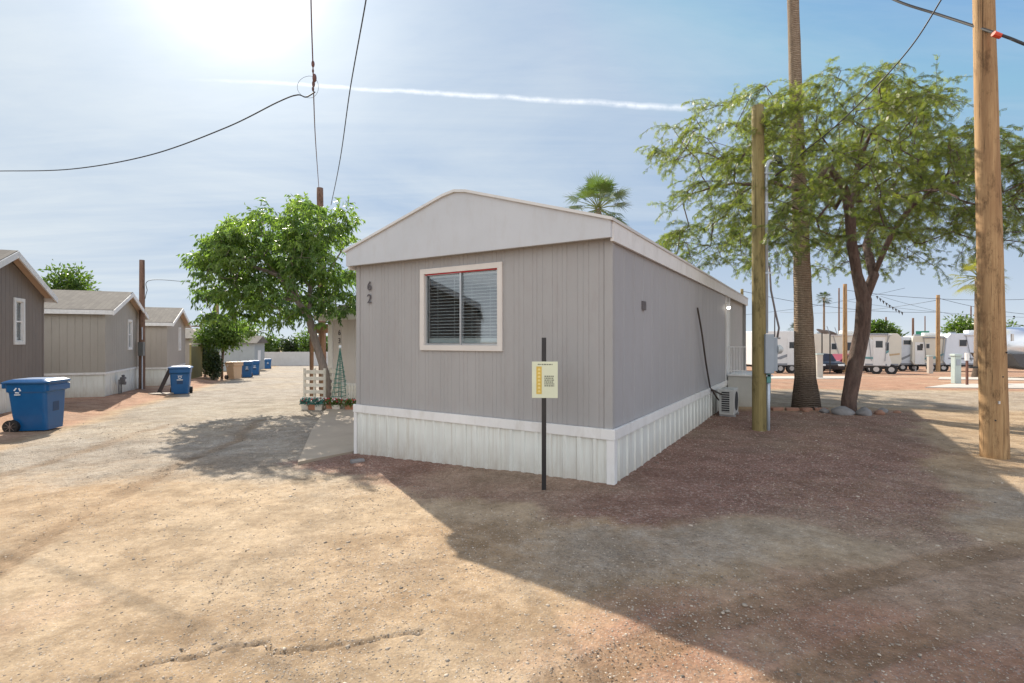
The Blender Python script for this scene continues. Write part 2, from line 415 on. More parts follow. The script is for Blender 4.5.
gr = mixc(nt, sc1.outputs[0], (.27,.24,.20), (.47,.43,.37))
gr = mixc(nt, .45, gr, (.34,.30,.25))
rd = mixc(nt, sc1.outputs[0], (.12,.058,.045), (.33,.195,.16))
rd = mixc(nt, mathn(nt,'GREATER_THAN', sc1.outputs[1], .90), rd, (.50,.42,.37))
rd = mixc(nt, .55, rd, (.245,.13,.098))
edge = mathn(nt, 'MULTIPLY_ADD', nm, .9, -.45)
fr = mathn(nt, 'MULTIPLY_ADD', mathn(nt,'ADD', zs.outputs[0], edge), 1.6, -.3, True)
fg = mathn(nt, 'MULTIPLY_ADD', mathn(nt,'ADD', zs.outputs[1], edge), 1.4, -.3, True)
ra = nt.nodes.new('ShaderNodeAttribute'); ra.attribute_name = 'reddirt'
frd = mathn(nt, 'MULTIPLY_ADD', mathn(nt,'ADD', ra.outputs['Fac'], edge), 1.5, -.25, True)
dirt = mixc(nt, mathn(nt,'MULTIPLY',frd,.8), dirt, mixc(nt, nm, (.29,.145,.09), (.42,.24,.16)))
c = mixc(nt, fg, dirt, gr)
c = mixc(nt, mathn(nt,'MULTIPLY',fr,.88), c, rd)
# scattered grit in the dust
grit = mathn(nt, 'MULTIPLY', mathn(nt,'GREATER_THAN', mathn(nt,'ADD', sc2.outputs[0], mathn(nt,'MULTIPLY_ADD', nm, .8, -.4)), .72), mathn(nt,'LESS_THAN', v2.outputs['Distance'], .42))
c = mixc(nt, mathn(nt,'MULTIPLY',grit,.7), c, mixc(nt, sc2.outputs[1], (.16,.12,.10), (.55,.50,.44)))
c = mixc(nt, mathn(nt,'MULTIPLY',ws.outputs[0],.55), c, (.235,.185,.14))
c = mixc(nt, mathn(nt,'MULTIPLY',ws.outputs[1],.35), c, (.45,.36,.25))
tread = nt.nodes.new('ShaderNodeTexWave'); tread.inputs['Scale'].default_value = 7; tread.inputs['Distortion'].default_value = 9; nt.links.new(v, tread.inputs[0])
c = mixc(nt, mathn(nt,'MULTIPLY',ws.outputs[2],mathn(nt,'MULTIPLY_ADD',tread.outputs['Fac'],.18,.55)), c, (.235,.155,.09))
c = mixc(nt, mathn(nt,'MULTIPLY',zs.outputs[2],.6), c, (.11,.085,.065))
pt3 = noise(nt, v, 1.9, 9, .74)
c = mixc(nt, .8, c, mixc(nt, 1.0, c, mixc(nt, ramp(nt, pt3, [(.40,0.),(.58,1.)]), (.72,.70,.68), (1.14,1.15,1.17)), 'MULTIPLY'))
mid = noise(nt, v, 14, 9, .82)
c = mixc(nt, .55, c, mixc(nt, 1.0, c, mixc(nt, ramp(nt, mid, [(.35,0.),(.66,1.)]), (.55,.53,.51), (1.35,1.35,1.35)), 'MULTIPLY'))
c = mixc(nt, .5, c, mixc(nt, 1.0, c, mixc(nt, nf, (.25,.25,.25), (1.8,1.8,1.8)), 'MULTIPLY'))
nt.links.new(c, b.inputs['Base Color'])
h = mathn(nt, 'ADD', mathn(nt,'MULTIPLY', nf, .6), mathn(nt,'MULTIPLY', nm, 1.2))
p = bump(nt, h, .8, .012, b)
hg = mathn(nt, 'MULTIPLY', mathn(nt,'SUBTRACT', .6, v1.outputs['Distance']), mathn(nt,'MULTIPLY_ADD', mathn(nt,'MAXIMUM', fr, fg), .9, .12))
bump(nt, hg, .9, .02, b, p)
me.materials.append(m)
gobj = bpy.data.objects.new('ground', me); COL.objects.link(gobj); tag(gobj, kind='structure')

# loose stones (nobody could count them)
def gz_full(x, y):
    nr = sstep(40, 12, np.hypot(x, y))
    return gz(x, y)+nr*(.030*(fbm(x*.8, y*.8, 3, 1)-.5)+.016*(fbm(x*4, y*4, 4, 2)-.5))
phi = (1+5**.5)/2
ico = np.array([(-1,phi,0),(1,phi,0),(-1,-phi,0),(1,-phi,0),(0,-1,phi),(0,1,phi),(0,-1,-phi),(0,1,-phi),(phi,0,-1),(phi,0,1),(-phi,0,-1),(-phi,0,1)])/1.9
icof = np.array([(0,11,5),(0,5,1),(0,1,7),(0,7,10),(0,10,11),(1,5,9),(5,11,4),(11,10,2),(10,7,6),(7,1,8),(3,9,4),(3,4,2),(3,2,6),(3,6,8),(3,8,9),(4,9,5),(2,4,11),(6,2,10),(8,6,7),(9,8,1)])
def stones(name, n, label):
    r = 1.9+9.5*np.random.rand(n)**1.5; a = np.random.uniform(-.86, .86, n)
    x = r*np.tan(a)*.98; y = r
    rd_, gy_, st_, pl_ = zones(x, y)
    clump = fbm(x*1.3, y*1.3, 3, 90)
    hx, hy = home_uv(x, y)
    keep = (np.random.rand(n) < .22+.6*rd_+.9*np.clip(clump-.5, 0, 1)*2)
    keep &= ~((hx > -4.3) & (hx < .03) & (hy > -.02))
    x = x[keep]; y = y[keep]; rd_ = rd_[keep]; k = len(x)
    s = (.0022+.0050*np.random.rand(k)**4+.010*(np.random.rand(k) > .99)*np.random.rand(k))*(.75+.12*y)
    sq = np.stack([np.random.uniform(.7,1.4,k), np.random.uniform(.7,1.3,k), np.random.uniform(.3,.6,k)], -1)
    th = np.random.uniform(0, 6.28, k); V = ico[None]*(1+np.random.uniform(-.22,.22,(k,12,1)))*sq[:,None]*s[:,None,None]
    c_, s_ = np.cos(th)[:,None], np.sin(th)[:,None]
    vx = V[...,0]*c_-V[...,1]*s_+x[:,None]; vy = V[...,0]*s_+V[...,1]*c_+y[:,None]; vz = V[...,2]+(gz_full(x,y)+s*.08)[:,None]
    vs = np.stack([vx,vy,vz],-1).reshape(-1,3); fs = (icof[None]+12*np.arange(k)[:,None,None]).reshape(-1,3)
    me = bpy.data.meshes.new(name); me.vertices.add(len(vs)); me.vertices.foreach_set('co', vs.astype(np.float32).ravel())
    me.loops.add(fs.size); me.loops.foreach_set('vertex_index', fs.astype(np.int32).ravel())
    me.polygons.add(len(fs)); me.polygons.foreach_set('loop_start', np.arange(0, fs.size, 3, dtype=np.int32)); me.polygons.foreach_set('loop_total', np.full(len(fs), 3, dtype=np.int32))
    me.update(calc_edges=True)
    A = me.attributes.new('tint','FLOAT_COLOR','POINT'); t = np.random.rand(k); 
    base = np.where(rd_[:,None]*np.random.rand(k)[:,None] > .3, np.array([[.30,.19,.155]]), np.array([[.36,.30,.235]]))*(.35+1.25*t[:,None])
    A.data.foreach_set('color', np.repeat(np.concatenate([base, np.ones((k,1))],1),12,0).ravel().astype(np.float32))
    m, nt, b, out = newmat('pebble'); at = nt.nodes.new('ShaderNodeAttribute'); at.attribute_name='tint'
    nt.links.new(at.outputs['Color'], b.inputs['Base Color']); b.inputs['Roughness'].default_value=.9
    me.materials.append(m); o = bpy.data.objects.new(name, me); COL.objects.link(o); tag(o, label, kind='stuff'); return o
stones('gravel', 120000, 'loose pebbles and grit scattered over the dirt')

# ------------------------------------------------------------------ home builder
def wall_strip(mb, p0, p1, z0, z1, offs, nrm):
    """vertical sheet from p0 to p1 (xy), polyline offs = [(s, out)], z1 may be a function of s"""
    p0 = Vector((*p0,0)); p1 = Vector((*p1,0)); L = (p1-p0).length; d = (p1-p0)/L; n = Vector((*nrm,0))
    zf = z1 if callable(z1) else (lambda s: z1); z0f = z0 if callable(z0) else (lambda s: z0)
    vs = []; k = len(offs)
    for s, o in offs:
        p = p0+d*s+n*o; vs.append((p.x,p.y,z0f(s)))
    for s, o in offs:
        p = p0+d*s+n*o; vs.append((p.x,p.y,zf(s)))
    mb.add(vs, [(i,i+1,k+i+1,k+i) for i in range(k-1)])
def groove_profile(L, spacings, gw=.012, gd=.006, a=0.0):
    """flat boards with narrow grooves"""
    o = [(a,0)]; s = a; i = 0
    while True:
        s += spacings[i%len(spacings)]; i += 1
        if s+gw >= L: break
        o += [(s,0),(s+gw*.3,-gd),(s+gw*.7,-gd),(s+gw,0)]
    return o+[(L,0)]
def clip_profile(o, a, b):
    def at(s):
        for (s0,o0),(s1,o1) in zip(o[:-1],o[1:]):
            if s0 <= s <= s1: return o0+(o1-o0)*((s-s0)/(s1-s0) if s1 > s0 else 0)
        return 0
    return [(a,at(a))]+[q for q in o if a+1e-4 < q[0] < b-1e-4]+[(b,at(b))]
def rib_profile(L, pitch, w=.05, dpt=.018, jit=0):
    o = [(0,0)]; s = pitch*.5
    while s+w < L:
        o += [(s,0),(s+w*.22,dpt),(s+w*.78,dpt),(s+w,0)]
        s += pitch+random.uniform(-jit,jit)
    return o+[(L,0)]

white_trim = M('white_trim', (.74,.735,.72), .55, .06, 2.5, bmp=.08, dirt=(.42,.38,.32))
gable_white = M('gable_metal', (.50,.515,.535), .5, .05, 1.2, bmp=.05, dirt=(.42,.40,.38))
grey_siding = M('grey_siding', (.345,.336,.330), .6, .06, 1.3, (1,1,.35), .25, 40, (6,6,.5), dirt=(.29,.25,.235))
grey_side = M('grey_side_siding', (.36,.355,.362), .6, .05, 1.1, (1,1,.4), .12, 40, (6,6,.5), dirt=(.30,.27,.25))
skirt_white = M('white_skirting', (.70,.72,.68), .45, .05, 2.0, (3,3,.4), .06, 20, dirt=(.36,.29,.22), dirt_z=(-.15,.34), streak=(.45,.41,.34))
roof_white = M('white_roof', (.62,.61,.59), .5, .06, 2.0, bmp=.1)
glass = glassmat('window_glass')
blind_m = M('blind', (.52,.53,.53), .5, .03, 3, bmp=0)
dark_m = M('dark_interior', (.03,.03,.032), .8, .1, 3, bmp=0)
black_m = M('black_paint', (.018,.017,.018), .4, .2, 4, bmp=.1)
rubber = M('black_rubber', (.02,.02,.02), .75, .2, 6, bmp=.2)
alum = M('aluminium', (.55,.56,.57), .35, .06, 5, metal=.85, bmp=.05)
red_tape = M('red_seal', (.55,.03,.04), .5, .1, 5, bmp=0)
cream_frame = M('cream_frame', (.64,.60,.555), .55, .04, 3, bmp=.1)

def window(parent, cx, z0, z1, w, y, frame_m, style='slider', fw=.09, nslat=19, blind=True, sgn=-1, label=None):
    """a window in a front wall lying at local y; outward is -y. The wall there must be open."""
    x0, x1 = cx-w/2, cx+w/2
    f = MB()
    f.box(x0-fw,x1+fw,y-.03,y+.012,z1,z1+fw); f.box(x0-fw,x1+fw,y-.03,y+.012,z0-fw,z0)
    f.box(x0-fw,x0,y-.03,y+.012,z0,z1); f.box(x1,x1+fw,y-.03,y+.012,z0,z1)
    win = f.build('window', frame_m, parent, bevel=.004, label=label)
    s = MB(); t = .022
    for a,b_,yy in (((x0,(x0+x1)/2+.012,y+.018)),(((x0+x1)/2-.012,x1,y+.042))) if style=='slider' else ((x0,x1,y+.02),):
        za, zb = (z0,z1)
        s.box(a,b_,yy-.012,yy+.012,za,za+t*1.2); s.box(a,b_,yy-.012,yy+.012,zb-t,zb)
        s.box(a,a+t,yy-.0115,yy+.0115,za+t*1.2,zb-t); s.box(b_-t,b_,yy-.0115,yy+.0115,za+t*1.2,zb-t)
    if style == 'hung':
        zm = (z0+z1)/2; s.box(x0+t,x1-t,y+.009,y+.031,zm-.02,zm+.02)
    s.build('sash', alum if style == 'slider' else frame_m, win)
    g = MB(); g.box(x0+.01,x1-.01,y+.040,y+.043,z0+.01,z1-.01); g.build('pane', glass, win)
    if blind:
        bl = MB()
        for i in range(nslat):
            z = z0+.12+(z1-z0-.16)*i/(nslat-1)
            mt = Matrix.Translation((0,y+.10,z)) @ Matrix.Rotation(R(20), 4, 'X')
            bl.box(x0+.02,x1-.02,-.017,.017,-.0012,.0012,mt)
        bl.box(x0+.02,x1-.02,y+.075,y+.125,z1-.05,z1-.012)
        bl.box(x0+.02,x1-.02,y+.075,y+.125,z0+.03,z0+.10)
        for q in (.14,.38,.62,.86): bl.box(x0+(x1-x0)*q-.002,x0+(x1-x0)*q+.002,y+.074,y+.078,z0+.06,z1-.03)
        bl.build('blind', blind_m, win)
    # reveal of the opening
    rv = MB(); rv.box(x0-.012,x0-.001,y+.013,y+.07,z0,z1); rv.box(x1+.001,x1+.012,y+.013,y+.07,z0,z1)
    rv.box(x0-.012,x1+.012,y+.013,y+.07,z1+.001,z1+.012); rv.box(x0-.012,x1+.012,y+.013,y+.07,z0-.012,z0-.001)
    rv.build('reveal', frame_m, win)
    return win

def front_wall(mb, x0, x1, z0, ztop, y, prof, holes):
    """sheet at local y with openings, outward -y"""
    xs = sorted(set([x0,x1]+[h[0] for h in holes]+[h[1] for h in holes]))
    for a, b_ in zip(xs[:-1], xs[1:]):
        hs = [h for h in holes if h[0] <= a+1e-6 and h[1] >= b_-1e-6]
        pr = [(s-(a-x0), o) for s, o in clip_profile(prof, a-x0, b_-x0)]
        zt = (lambda s, a=a: ztop(a+s)) if callable(ztop) else ztop
        if not hs: wall_strip(mb, (a,y), (b_,y), z0, zt, pr, (0,-1))
        else:
            wall_strip(mb, (a,y), (b_,y), z0, hs[0][2], pr, (0,-1)); wall_strip(mb, (a,y), (b_,y), hs[0][3], zt, pr, (0,-1))

# ================================================================== the grey home, number 62
HR = math.atan2(-.524, .852)
HW, HL = 4.27, 12.5
home = empty('mobile_home', (HC[0], HC[1], 0), HR, 'long grey mobile home number 62 with white skirting in the middle of the view', 'mobile home')
SK, EV = .61, 2.90
WX0, WX1, WZ0, WZ1 = -2.84, -1.57, 1.60, 2.625        # window opening; refined below
mb = MB(); prof = groove_profile(HW, [.07,.06,.14,.075,.07,.13,.06,.08,.14,.065], .014, .0045)
front_wall(mb, -HW, 0, SK-.03, EV, 0, prof, [(WX0,WX1,WZ0,WZ1)])
mb.build('front_wall', grey_siding, home, fix=False)
DV = 8.2                                              # where the main side wall stops at the porch
mb = MB(); wall_strip(mb, (0,0), (0,DV), SK-.03, EV, groove_profile(DV, [.405,.40,.41], .018, .008), (1,0))
mb.build('side_wall', grey_side, home, fix=False)
mb = MB(); wall_strip(mb, (-HW,HL), (-HW,0), SK-.03, EV, groove_profile(HL, [.4], .02, .008), (-1,0)); wall_strip(mb, (0,HL), (-HW,HL), SK-.03, EV, groove_profile(HW, [.3], .02, .008), (0,1))
mb.build('rear_wall', grey_side, home, fix=False)
porch_wall = M('porch_wall', (.43,.41,.38), .6, .05, 2, bmp=.1)
mb = MB(); wall_strip(mb, (-.10,DV+.25), (-.10,HL), SK-.03, EV, groove_profile(HL-DV-.25, [.3], .02, .008), (1,0))
mb.box(-.12,-.02,DV,DV+.02,SK,EV)
mb.build('porch_wall', porch_wall, home)
mb = MB(); mb.box(-.06,.03,DV+.03,DV+.10,SK,EV); mb.box(-.06,.03,DV+.55,DV+.62,SK,EV); mb.build('door_frame', white_trim, home)
mb = MB(); mb.box(-.03,.015,DV+.11,DV+.54,SK+.02,EV-.25); mb.build('door', white_trim, home)
# corner boards
for q in ((-.085,.012,-.012,-.0005),(.0005,.012,0,.07),(-HW-.012,-HW+.07,-.012,-.0005)):
    mb = MB(); mb.box(*q,SK-.03,EV); mb.build('corner_trim', grey_siding, home, bevel=.002)
# gable panel: flat sheet metal, standing proud of the wall
AP = 3.705; OV = .10
xl, xr = -HW-OV, .035; xm = -HW/2-.05
poly = [(xl,2.845),(xr,2.835),(xr,3.04),(xm+.18,AP-.035),(xm,AP-.005),(xm-.18,AP-.035),(xl,3.095)]
mb = MB(); mb.prism(poly, -.14, -.09); gp_ = mb.build('gable_panel', gable_white, home, bevel=.003)
mb = MB(); mb.box(xl+.01,xr-.01,-.09,.0,2.86,2.875); mb.build('soffit', gable_white, home)
for k, xx in enumerate((xl+1.25, xm+.3, xm+1.3)):
    pass
# roof: shallow pitched sheet with thin drip edge
mb = MB()
def roofsec(y, lift=0.0):
    top = [(xl-.03,3.10+lift),(xm-.2,AP-.02+lift),(xm,AP+.012+lift),(xm+.2,AP-.02+lift),(xr+.03,3.055+lift)]
    return [(x,y,z) for x,z in top]+[(x,y,z-.035) for x,z in reversed(top)]
mb.loft([roofsec(-.17), roofsec(HL+.1)]); mb.build('roof', roof_white, home)
# side fascia
for nm_, xa, xb, zt in (('fascia', .012, .05, 3.045), ('fascia', xl-.012, xl+.03, 3.09)):
    mb = MB(); mb.box(xa,xb,-.089,HL+.08,2.80,zt); mb.build('fascia', white_trim, home, bevel=.003)
# skirting: ribbed white metal with a top trim
mb = MB()
wall_strip(mb, (-HW,-.02), (0,-.02), -.45, SK-.075, rib_profile(HW, .19, .075, .022, .012), (0,-1))
wall_strip(mb, (.02,0), (.02,DV), -.45, SK-.075, rib_profile(DV, .30, .05, .016, .0), (1,0))
wall_strip(mb, (.02,DV), (.02,HL), -.45, SK-.075, rib_profile(HL-DV, .41, .03, .010, .0), (1,0))
wall_strip(mb, (-HW-.02,HL), (-HW-.02,0), -.6, SK-.075, rib_profile(HL, .41, .03, .010, .0), (-1,0))
wall_strip(mb, (0,HL+.02), (-HW,HL+.02), -.6, SK-.075, rib_profile(HW, .41, .03, .010, .0), (0,1))
mb.build('skirting', skirt_white, home, fix=False)
mb = MB()
mb.box(-HW-.04,.052,-.052,-.013,SK-.085,SK+.035); mb.box(.0135,.052,-.0125,HL,SK-.085,SK+.035); mb.box(-HW-.04,-HW-.003,-.0125,HL,SK-.085,SK+.035)
mb.box(-.05,.045,-.045,-.022,-.45,SK-.086); mb.box(.0225,.045,-.0215,.05,-.45,SK-.086); mb.box(-HW-.03,-HW+.03,-.045,-.022,-.5,SK-.086)
mb.build('skirting_trim', white_trim, home, bevel=.003)
# narrow shade batten and brown bleed line under the siding
win = window(home, (WX0+WX1)/2, WZ0, WZ1, WX1-WX0, 0, cream_frame, 'slider', .075, 20)
mb = MB(); mb.box(WX0+.01,WX1-.01,-.004,.006,WZ1-.016,WZ1-.002); mb.build('red_seal', red_tape, win)
num_m = M('number_dark', (.09,.08,.085), .5, .1, 4, bmp=0)
for ch, z in (('6', 2.455), ('2', 2.255)):
    textmesh(ch, .20, 'house_number', num_m, home, Matrix.Translation((-HW+.30,-.022,z)) @ Matrix.Rotation(R(90),4,'X'))
mb = MB(); mb.box(.0,.03,1.12,1.24,2.08,2.2)
for i in range(4): mb.box(.03,.035,1.125,1.235,2.09+.028*i,2.10+.028*i)
mb.build('wall_vent', M('vent_grey', (.13,.12,.125), .6, .1, 5), home, bevel=.003)
mb = MB(); mb.tube([(.03,DV-.12,2.62),(.10,DV-.12,2.60),(.10,DV-.12,2.52)], .03, 10); lamp = mb.build('porch_light', white_trim, home)
lm, nt, b, out = newmat('bulb'); b.inputs['Emission Color'].default_value = (1,.93,.8,1); b.inputs['Emission Strength'].default_value = 3.0
mb = MB(); mb.ball((.10,DV-.12,2.49), .045); mb.build('bulb', lm, lamp, smooth=True)
# gutter pipe and utility cable fixed down the side wall
cable_m = M('black_cable', (.06,.045,.035), .6, .2, 5, bmp=0)
mb = MB(); pts = []
for i in range(15):
    t = i/14; pts.append((.035+.05*math.sin(t*3), 4.6+1.35*t**1.6+.07*math.sin(t*7)*(1-t*.6), 2.30-1.75*t))
mb.tube(pts, .018, 6); pts2 = [(.06,5.9,.62),(.14,6.15,.40),(.22,6.4,.25),(.26,6.45,.12)]; mb.tube(pts2, .018, 6)
mb.tube([(.10,5.75,.62),(.22,6.1,.5),(.3,6.4,.45)], .018, 6)
mb.build('utility_cable', cable_m, home)

def place(o, hx_, hy_, z=0):                          # home-local to world
    c, s = math.cos(HR), math.sin(HR)
    o.location = (HC[0]+hx_*c-hy_*s, HC[1]+hx_*s+hy_*c, z); o.rotation_euler = (0,0,HR); return o

# AC condenser beside the home
ac_m = M('ac_casing', (.46,.46,.44), .5, .05, 4, bmp=.05, dirt=(.4,.34,.27))
ac = empty('air_conditioner', (0,0,0), 0, 'small white air conditioning unit on the ground against the grey home side', 'air conditioner'); place(ac, .18, 6.15, -.005)
mb = MB(); mb.box(0,.30,0,.70,.05,.60); mb.build('casing', ac_m, ac, bevel=.015)
mb = MB(); mb.tube([(.05,-.02,.0),(.05,-.02,.0)],.01)
mb = MB()
mb.box(.05,.21,-.006,.0,.11,.55); mb.build('intake', dark_m, ac)
mb = MB()
for i in range(9): mb.box(.045,.215,-.012,-.0065,.12+i*.048,.132+i*.048)
mb.build('louvre', ac_m, ac)
mb = MB(); n = 20; mb.tube([(.302,.35,.33),(.312,.35,.33)], .21, 24); mb.build('fan_grille', dark_m, ac)
for q in (.06,.56):
    mb = MB(); mb.box(.0,.32,q,q+.08,-.01,.052); mb.build('foot', alum, ac)

# porch deck with white railing
porch = empty('porch', (0,0,0), 0, 'raised porch deck with a white metal railing at the rear side of the grey home', 'porch'); place(porch, .06, DV+.02, 0)
deck_m = M('deck_cream', (.47,.46,.42), .65, .07, 3, bmp=.15, dirt=(.33,.28,.22), dirt_z=(-.1,.3))
mb = MB(); mb.box(0,.86,0,1.6,-.05,.76); mb.build('deck_box', deck_m, porch, bevel=.006)
mb = MB(); mb.box(-.0,.9,-.04,1.64,.762,.80); mb.build('deck_top', white_trim, porch, bevel=.004)
mb = MB(); mb.bar((.0,.02,1.50),(.42,.02,1.50),.03); mb.bar((.0,.02,.90),(.42,.02,.90),.02)
for i in range(7): mb.bar((.01+.068*i,.02,.80),(.01+.068*i,.02,1.50),.014)
mb.build('railing', white_trim, porch)
# ================================================================== generic mobile home
shingle_m, nt, b, out = newmat('shingles')
v = vmap(nt); br = nt.nodes.new('ShaderNodeTexBrick'); nt.links.new(v, br.inputs[0]); br.inputs['Scale'].default_value = 1.0
br.inputs['Brick Width'].default_value=.3; br.inputs['Row Height'].default_value=.14; br.inputs['Mortar Size'].default_value=.006
br.inputs[1].default_value=(.155,.138,.118,1); br.inputs[2].default_value=(.11,.097,.085,1); br.inputs[3].default_value=(.09,.08,.07,1)
c = mixc(nt, .5, br.outputs[0], mixc(nt, 1.0, br.outputs[0], mixc(nt, noise(nt, v, 30, 4, .7), (.5,.5,.5), (1.5,1.5,1.5)), 'MULTIPLY'))
nt.links.new(c, b.inputs['Base Color']); b.inputs['Roughness'].default_value=.95
tan_soffit = M('tan_soffit', (.60,.45,.32), .7, .08, 3, bmp=.1)
def lane_home(loc, rz, label, wall_m, W_=4.27, L=13, sk=.74, ev=2.82, ap=3.62, ovf=.26, ovs=.13, skm=None, win_at=.60, group=None, wz=(1.55,2.55)):
    h = empty('mobile_home', loc, rz, label, 'mobile home', group)
    skm = skm or skirt_white
    wx0, wx1 = W_*win_at-.19, W_*win_at+.19
    mid = W_/2
    ztop = lambda x: ev+(ap-.07-ev)*(1-abs(x-mid)/mid)
    mb = MB()
    prof = groove_profile(W_, [.2], .02, .008)
    # split at the ridge so the gable top is straight
    for a, b_ in ((0,mid),(mid,W_)):
        hs = [(max(wx0,a),min(wx1,b_),wz[0],wz[1])] if wx0 < b_ and wx1 > a else []
        pr = [(s-a,o) for s,o in clip_profile(prof,a,b_)]
        front_wall(mb, a, b_, sk, ztop, 0, pr, hs)
    mb.build('front_wall', wall_m, h, fix=False)
    mb = MB(); wall_strip(mb,(0,L),(0,0),sk,ev,groove_profile(L,[.2],.02,.008),(-1,0)); wall_strip(mb,(W_,0),(W_,L),sk,ev,groove_profile(L,[.2],.02,.008),(1,0)); wall_strip(mb,(W_,L),(0,L),sk,ev,[(0,0),(W_,0)],(0,1))
    mb.build('side_wall', wall_m, h, fix=False)
    for q in ((-.012,.08,-.012,-.001),(W_-.08,W_+.012,-.012,-.001),(-.012,-.001,0,.08)):
        mb = MB(); mb.box(*q,sk,ev-.02); mb.build('corner_trim', wall_m, h)
    mb = MB()
    wall_strip(mb,(0,.02),(W_,.02),-.6,sk+.01,rib_profile(W_,.3,.03,.008),(0,-1)); wall_strip(mb,(.02,L),(.02,0),-.6,sk+.01,rib_profile(L,.3,.03,.008),(-1,0)); wall_strip(mb,(W_-.02,0),(W_-.02,L),-.6,sk+.01,[(0,0),(L,0)],(1,0))
    mb.build('skirting', skm, h, fix=False)
    mb = MB(); mb.box(-.02,W_+.02,-.02,.02,sk-.05,sk+.02); mb.box(-.02,.02,.0205,L,sk-.05,sk+.02); mb.build('skirting_trim', white_trim, h)
    sl = (ap-ev)/mid
    def sec(y, t0, t1): 
        xs = [(-ovs, ap-sl*(mid+ovs)), (mid, ap), (W_+ovs, ap-sl*(mid+ovs))]
        return [(x,y,z+t1) for x,z in xs]+[(x,y,z+t0) for x,z in reversed(xs)]
    mb = MB(); mb.loft([sec(-ovf,0,.03), sec(L+.1,0,.03)]); mb.build('roof', shingle_m, h)
    mb = MB(); mb.loft([sec(-ovf+.02,-.02,-.001), sec(-.001,-.02,-.001)]); mb.build('soffit', tan_soffit, h)
    mb = MB(); mb.loft([sec(-ovf-.02,-.15,.012), sec(-ovf+.018,-.15,.012)])
    zb = ap-sl*(mid+ovs)
    mb.box(-ovs-.025,-ovs+.01,-ovf+.019,L+.1,zb-.13,zb+.012); mb.box(W_+ovs-.01,W_+ovs+.025,-ovf+.019,L+.1,zb-.13,zb+.012)
    mb.build('fascia', white_trim, h)
    w_ = window(h, W_*win_at, wz[0], wz[1], .38, 0, white_trim, 'hung', .085, 22)
    return h
brown_sid = M('brown_siding', (.185,.155,.135), .65, .08, 2, (1,1,.4), .2, 40, (6,6,.5))
tan_sid = M('tan_siding', (.34,.315,.275), .65, .06, 2, (1,1,.4), .2, 40, (6,6,.5), dirt=(.28,.25,.21))
tan_sid2 = M('beige_siding', (.36,.325,.285), .65, .06, 2, (1,1,.4), .2, 40, (6,6,.5))
LR = math.atan2(.913, -.407)
h1 = lane_home((-13.3+.407*4.2, 14.1-.913*4.2, -.16), LR, 'dark brown mobile home at the far left edge with grey shingle roof', brown_sid, ev=3.10, ap=4.02, win_at=.67, L=12, wz=(1.80,2.83))
h2 = lane_home((-13.65, 16.7, -.17), LR, 'tan mobile home with a gas meter, right behind the dark brown one', tan_sid, ev=2.87, ap=3.62, win_at=.66, L=14)
h3 = lane_home((-15.6, 22.5, -.32), LR, 'beige mobile home furthest up the left of the lane, behind the brown pole', tan_sid2, ev=2.80, ap=3.55, win_at=.66, L=14)
# the next home of the row, beside the camera: the front window mirrors it
h0 = lane_home((-8.2, 3.6, -.05), LR, 'brown mobile home nearest the camera, mirrored in the front window', brown_sid, ev=2.85, ap=3.9, L=12)

# gas meter on the tan home
gm = empty('gas_meter', tuple(Vector((-13.65,16.7,-.17))+Vector((-.407,.913,0))*1.15+Vector((.913,.407,0))*.12), LR, 'grey gas meter in front of the white skirting of the tan mobile home', 'gas meter')
met_m = M('meter_grey', (.10,.10,.105), .5, .1, 4, bmp=.1)
mb = MB(); mb.tube([(-.12,0,-.1),(-.12,0,.42)],.02,8); mb.tube([(.12,0,-.1),(.12,0,.42)],.02,8); mb.tube([(-.12,0,.42),(.12,0,.42)],.02,8); mb.build('pipe', met_m, gm)
mb = MB(); mb.box(-.13,.13,-.16,-.02,.26,.52); mb.tube([(0,-.09,.52),(0,-.09,.60)],.05,10); mb.build('meter_body', met_m, gm, bevel=.03)
mb = MB(); mb.tube([(.0,-.165,.40),(.0,-.175,.40)],.05,14); mb.build('dial', white_trim, gm)
del mb
mb = MB(); mb.tube([(.20,-.02,.30),(.2,-.12,.30)],.07,12); mb.build('regulator', met_m, gm)

# ================================================================== neighbour 63 (behind the lane tree)
nb_wall = M('pale_wall', (.60,.56,.53), .6, .05, 2, bmp=.1)
nb = empty('mobile_home', (-5.95, 16.2, -.36), HR, 'pale mobile home number 63 half hidden between the lane tree and the grey home', 'mobile home')
NW = 4.27
mb = MB(); wall_strip(mb,(0,0),(NW,0),.62,2.72,groove_profile(NW,[.3],.015,.006),(0,-1)); wall_strip(mb,(0,12),(0,0),.62,2.72,[(0,0),(12,0)],(-1,0)); wall_strip(mb,(NW,0),(NW,12),.62,2.72,[(0,0),(12,0)],(1,0)); wall_strip(mb,(NW,12),(0,12),.62,2.72,[(0,0),(NW,0)],(0,1))
mb.build('wall', nb_wall, nb, fix=False)
mb = MB(); wall_strip(mb,(0,-.02),(NW,-.02),-.4,.62,rib_profile(NW,.2,.05,.015),(0,-1)); wall_strip(mb,(-.02,12),(-.02,0),-.4,.62,[(0,0),(12,0)],(-1,0)); mb.build('skirting', skirt_white, nb, fix=False)
mb = MB(); mb.box(-.05,NW+.05,-.05,.0,.6,.68); mb.box(-.01,.20,-.04,-.001,.68,2.72); mb.build('trim', white_trim, nb)
mb = MB(); mb.box(-.30,NW+.1,-.35,-.30,2.66,2.93); mb.box(-.30,-.25,-.299,12,2.66,2.93); mb.build('fascia', white_trim, nb)
mb = MB(); mb.loft([[(-.32,-.37,2.93),(NW/2,-.37,3.25),(NW+.12,-.37,2.93)],[(-.32,12,2.93),(NW/2,12,3.25),(NW+.12,12,2.93)]]); mb.build('roof', roof_white, nb)
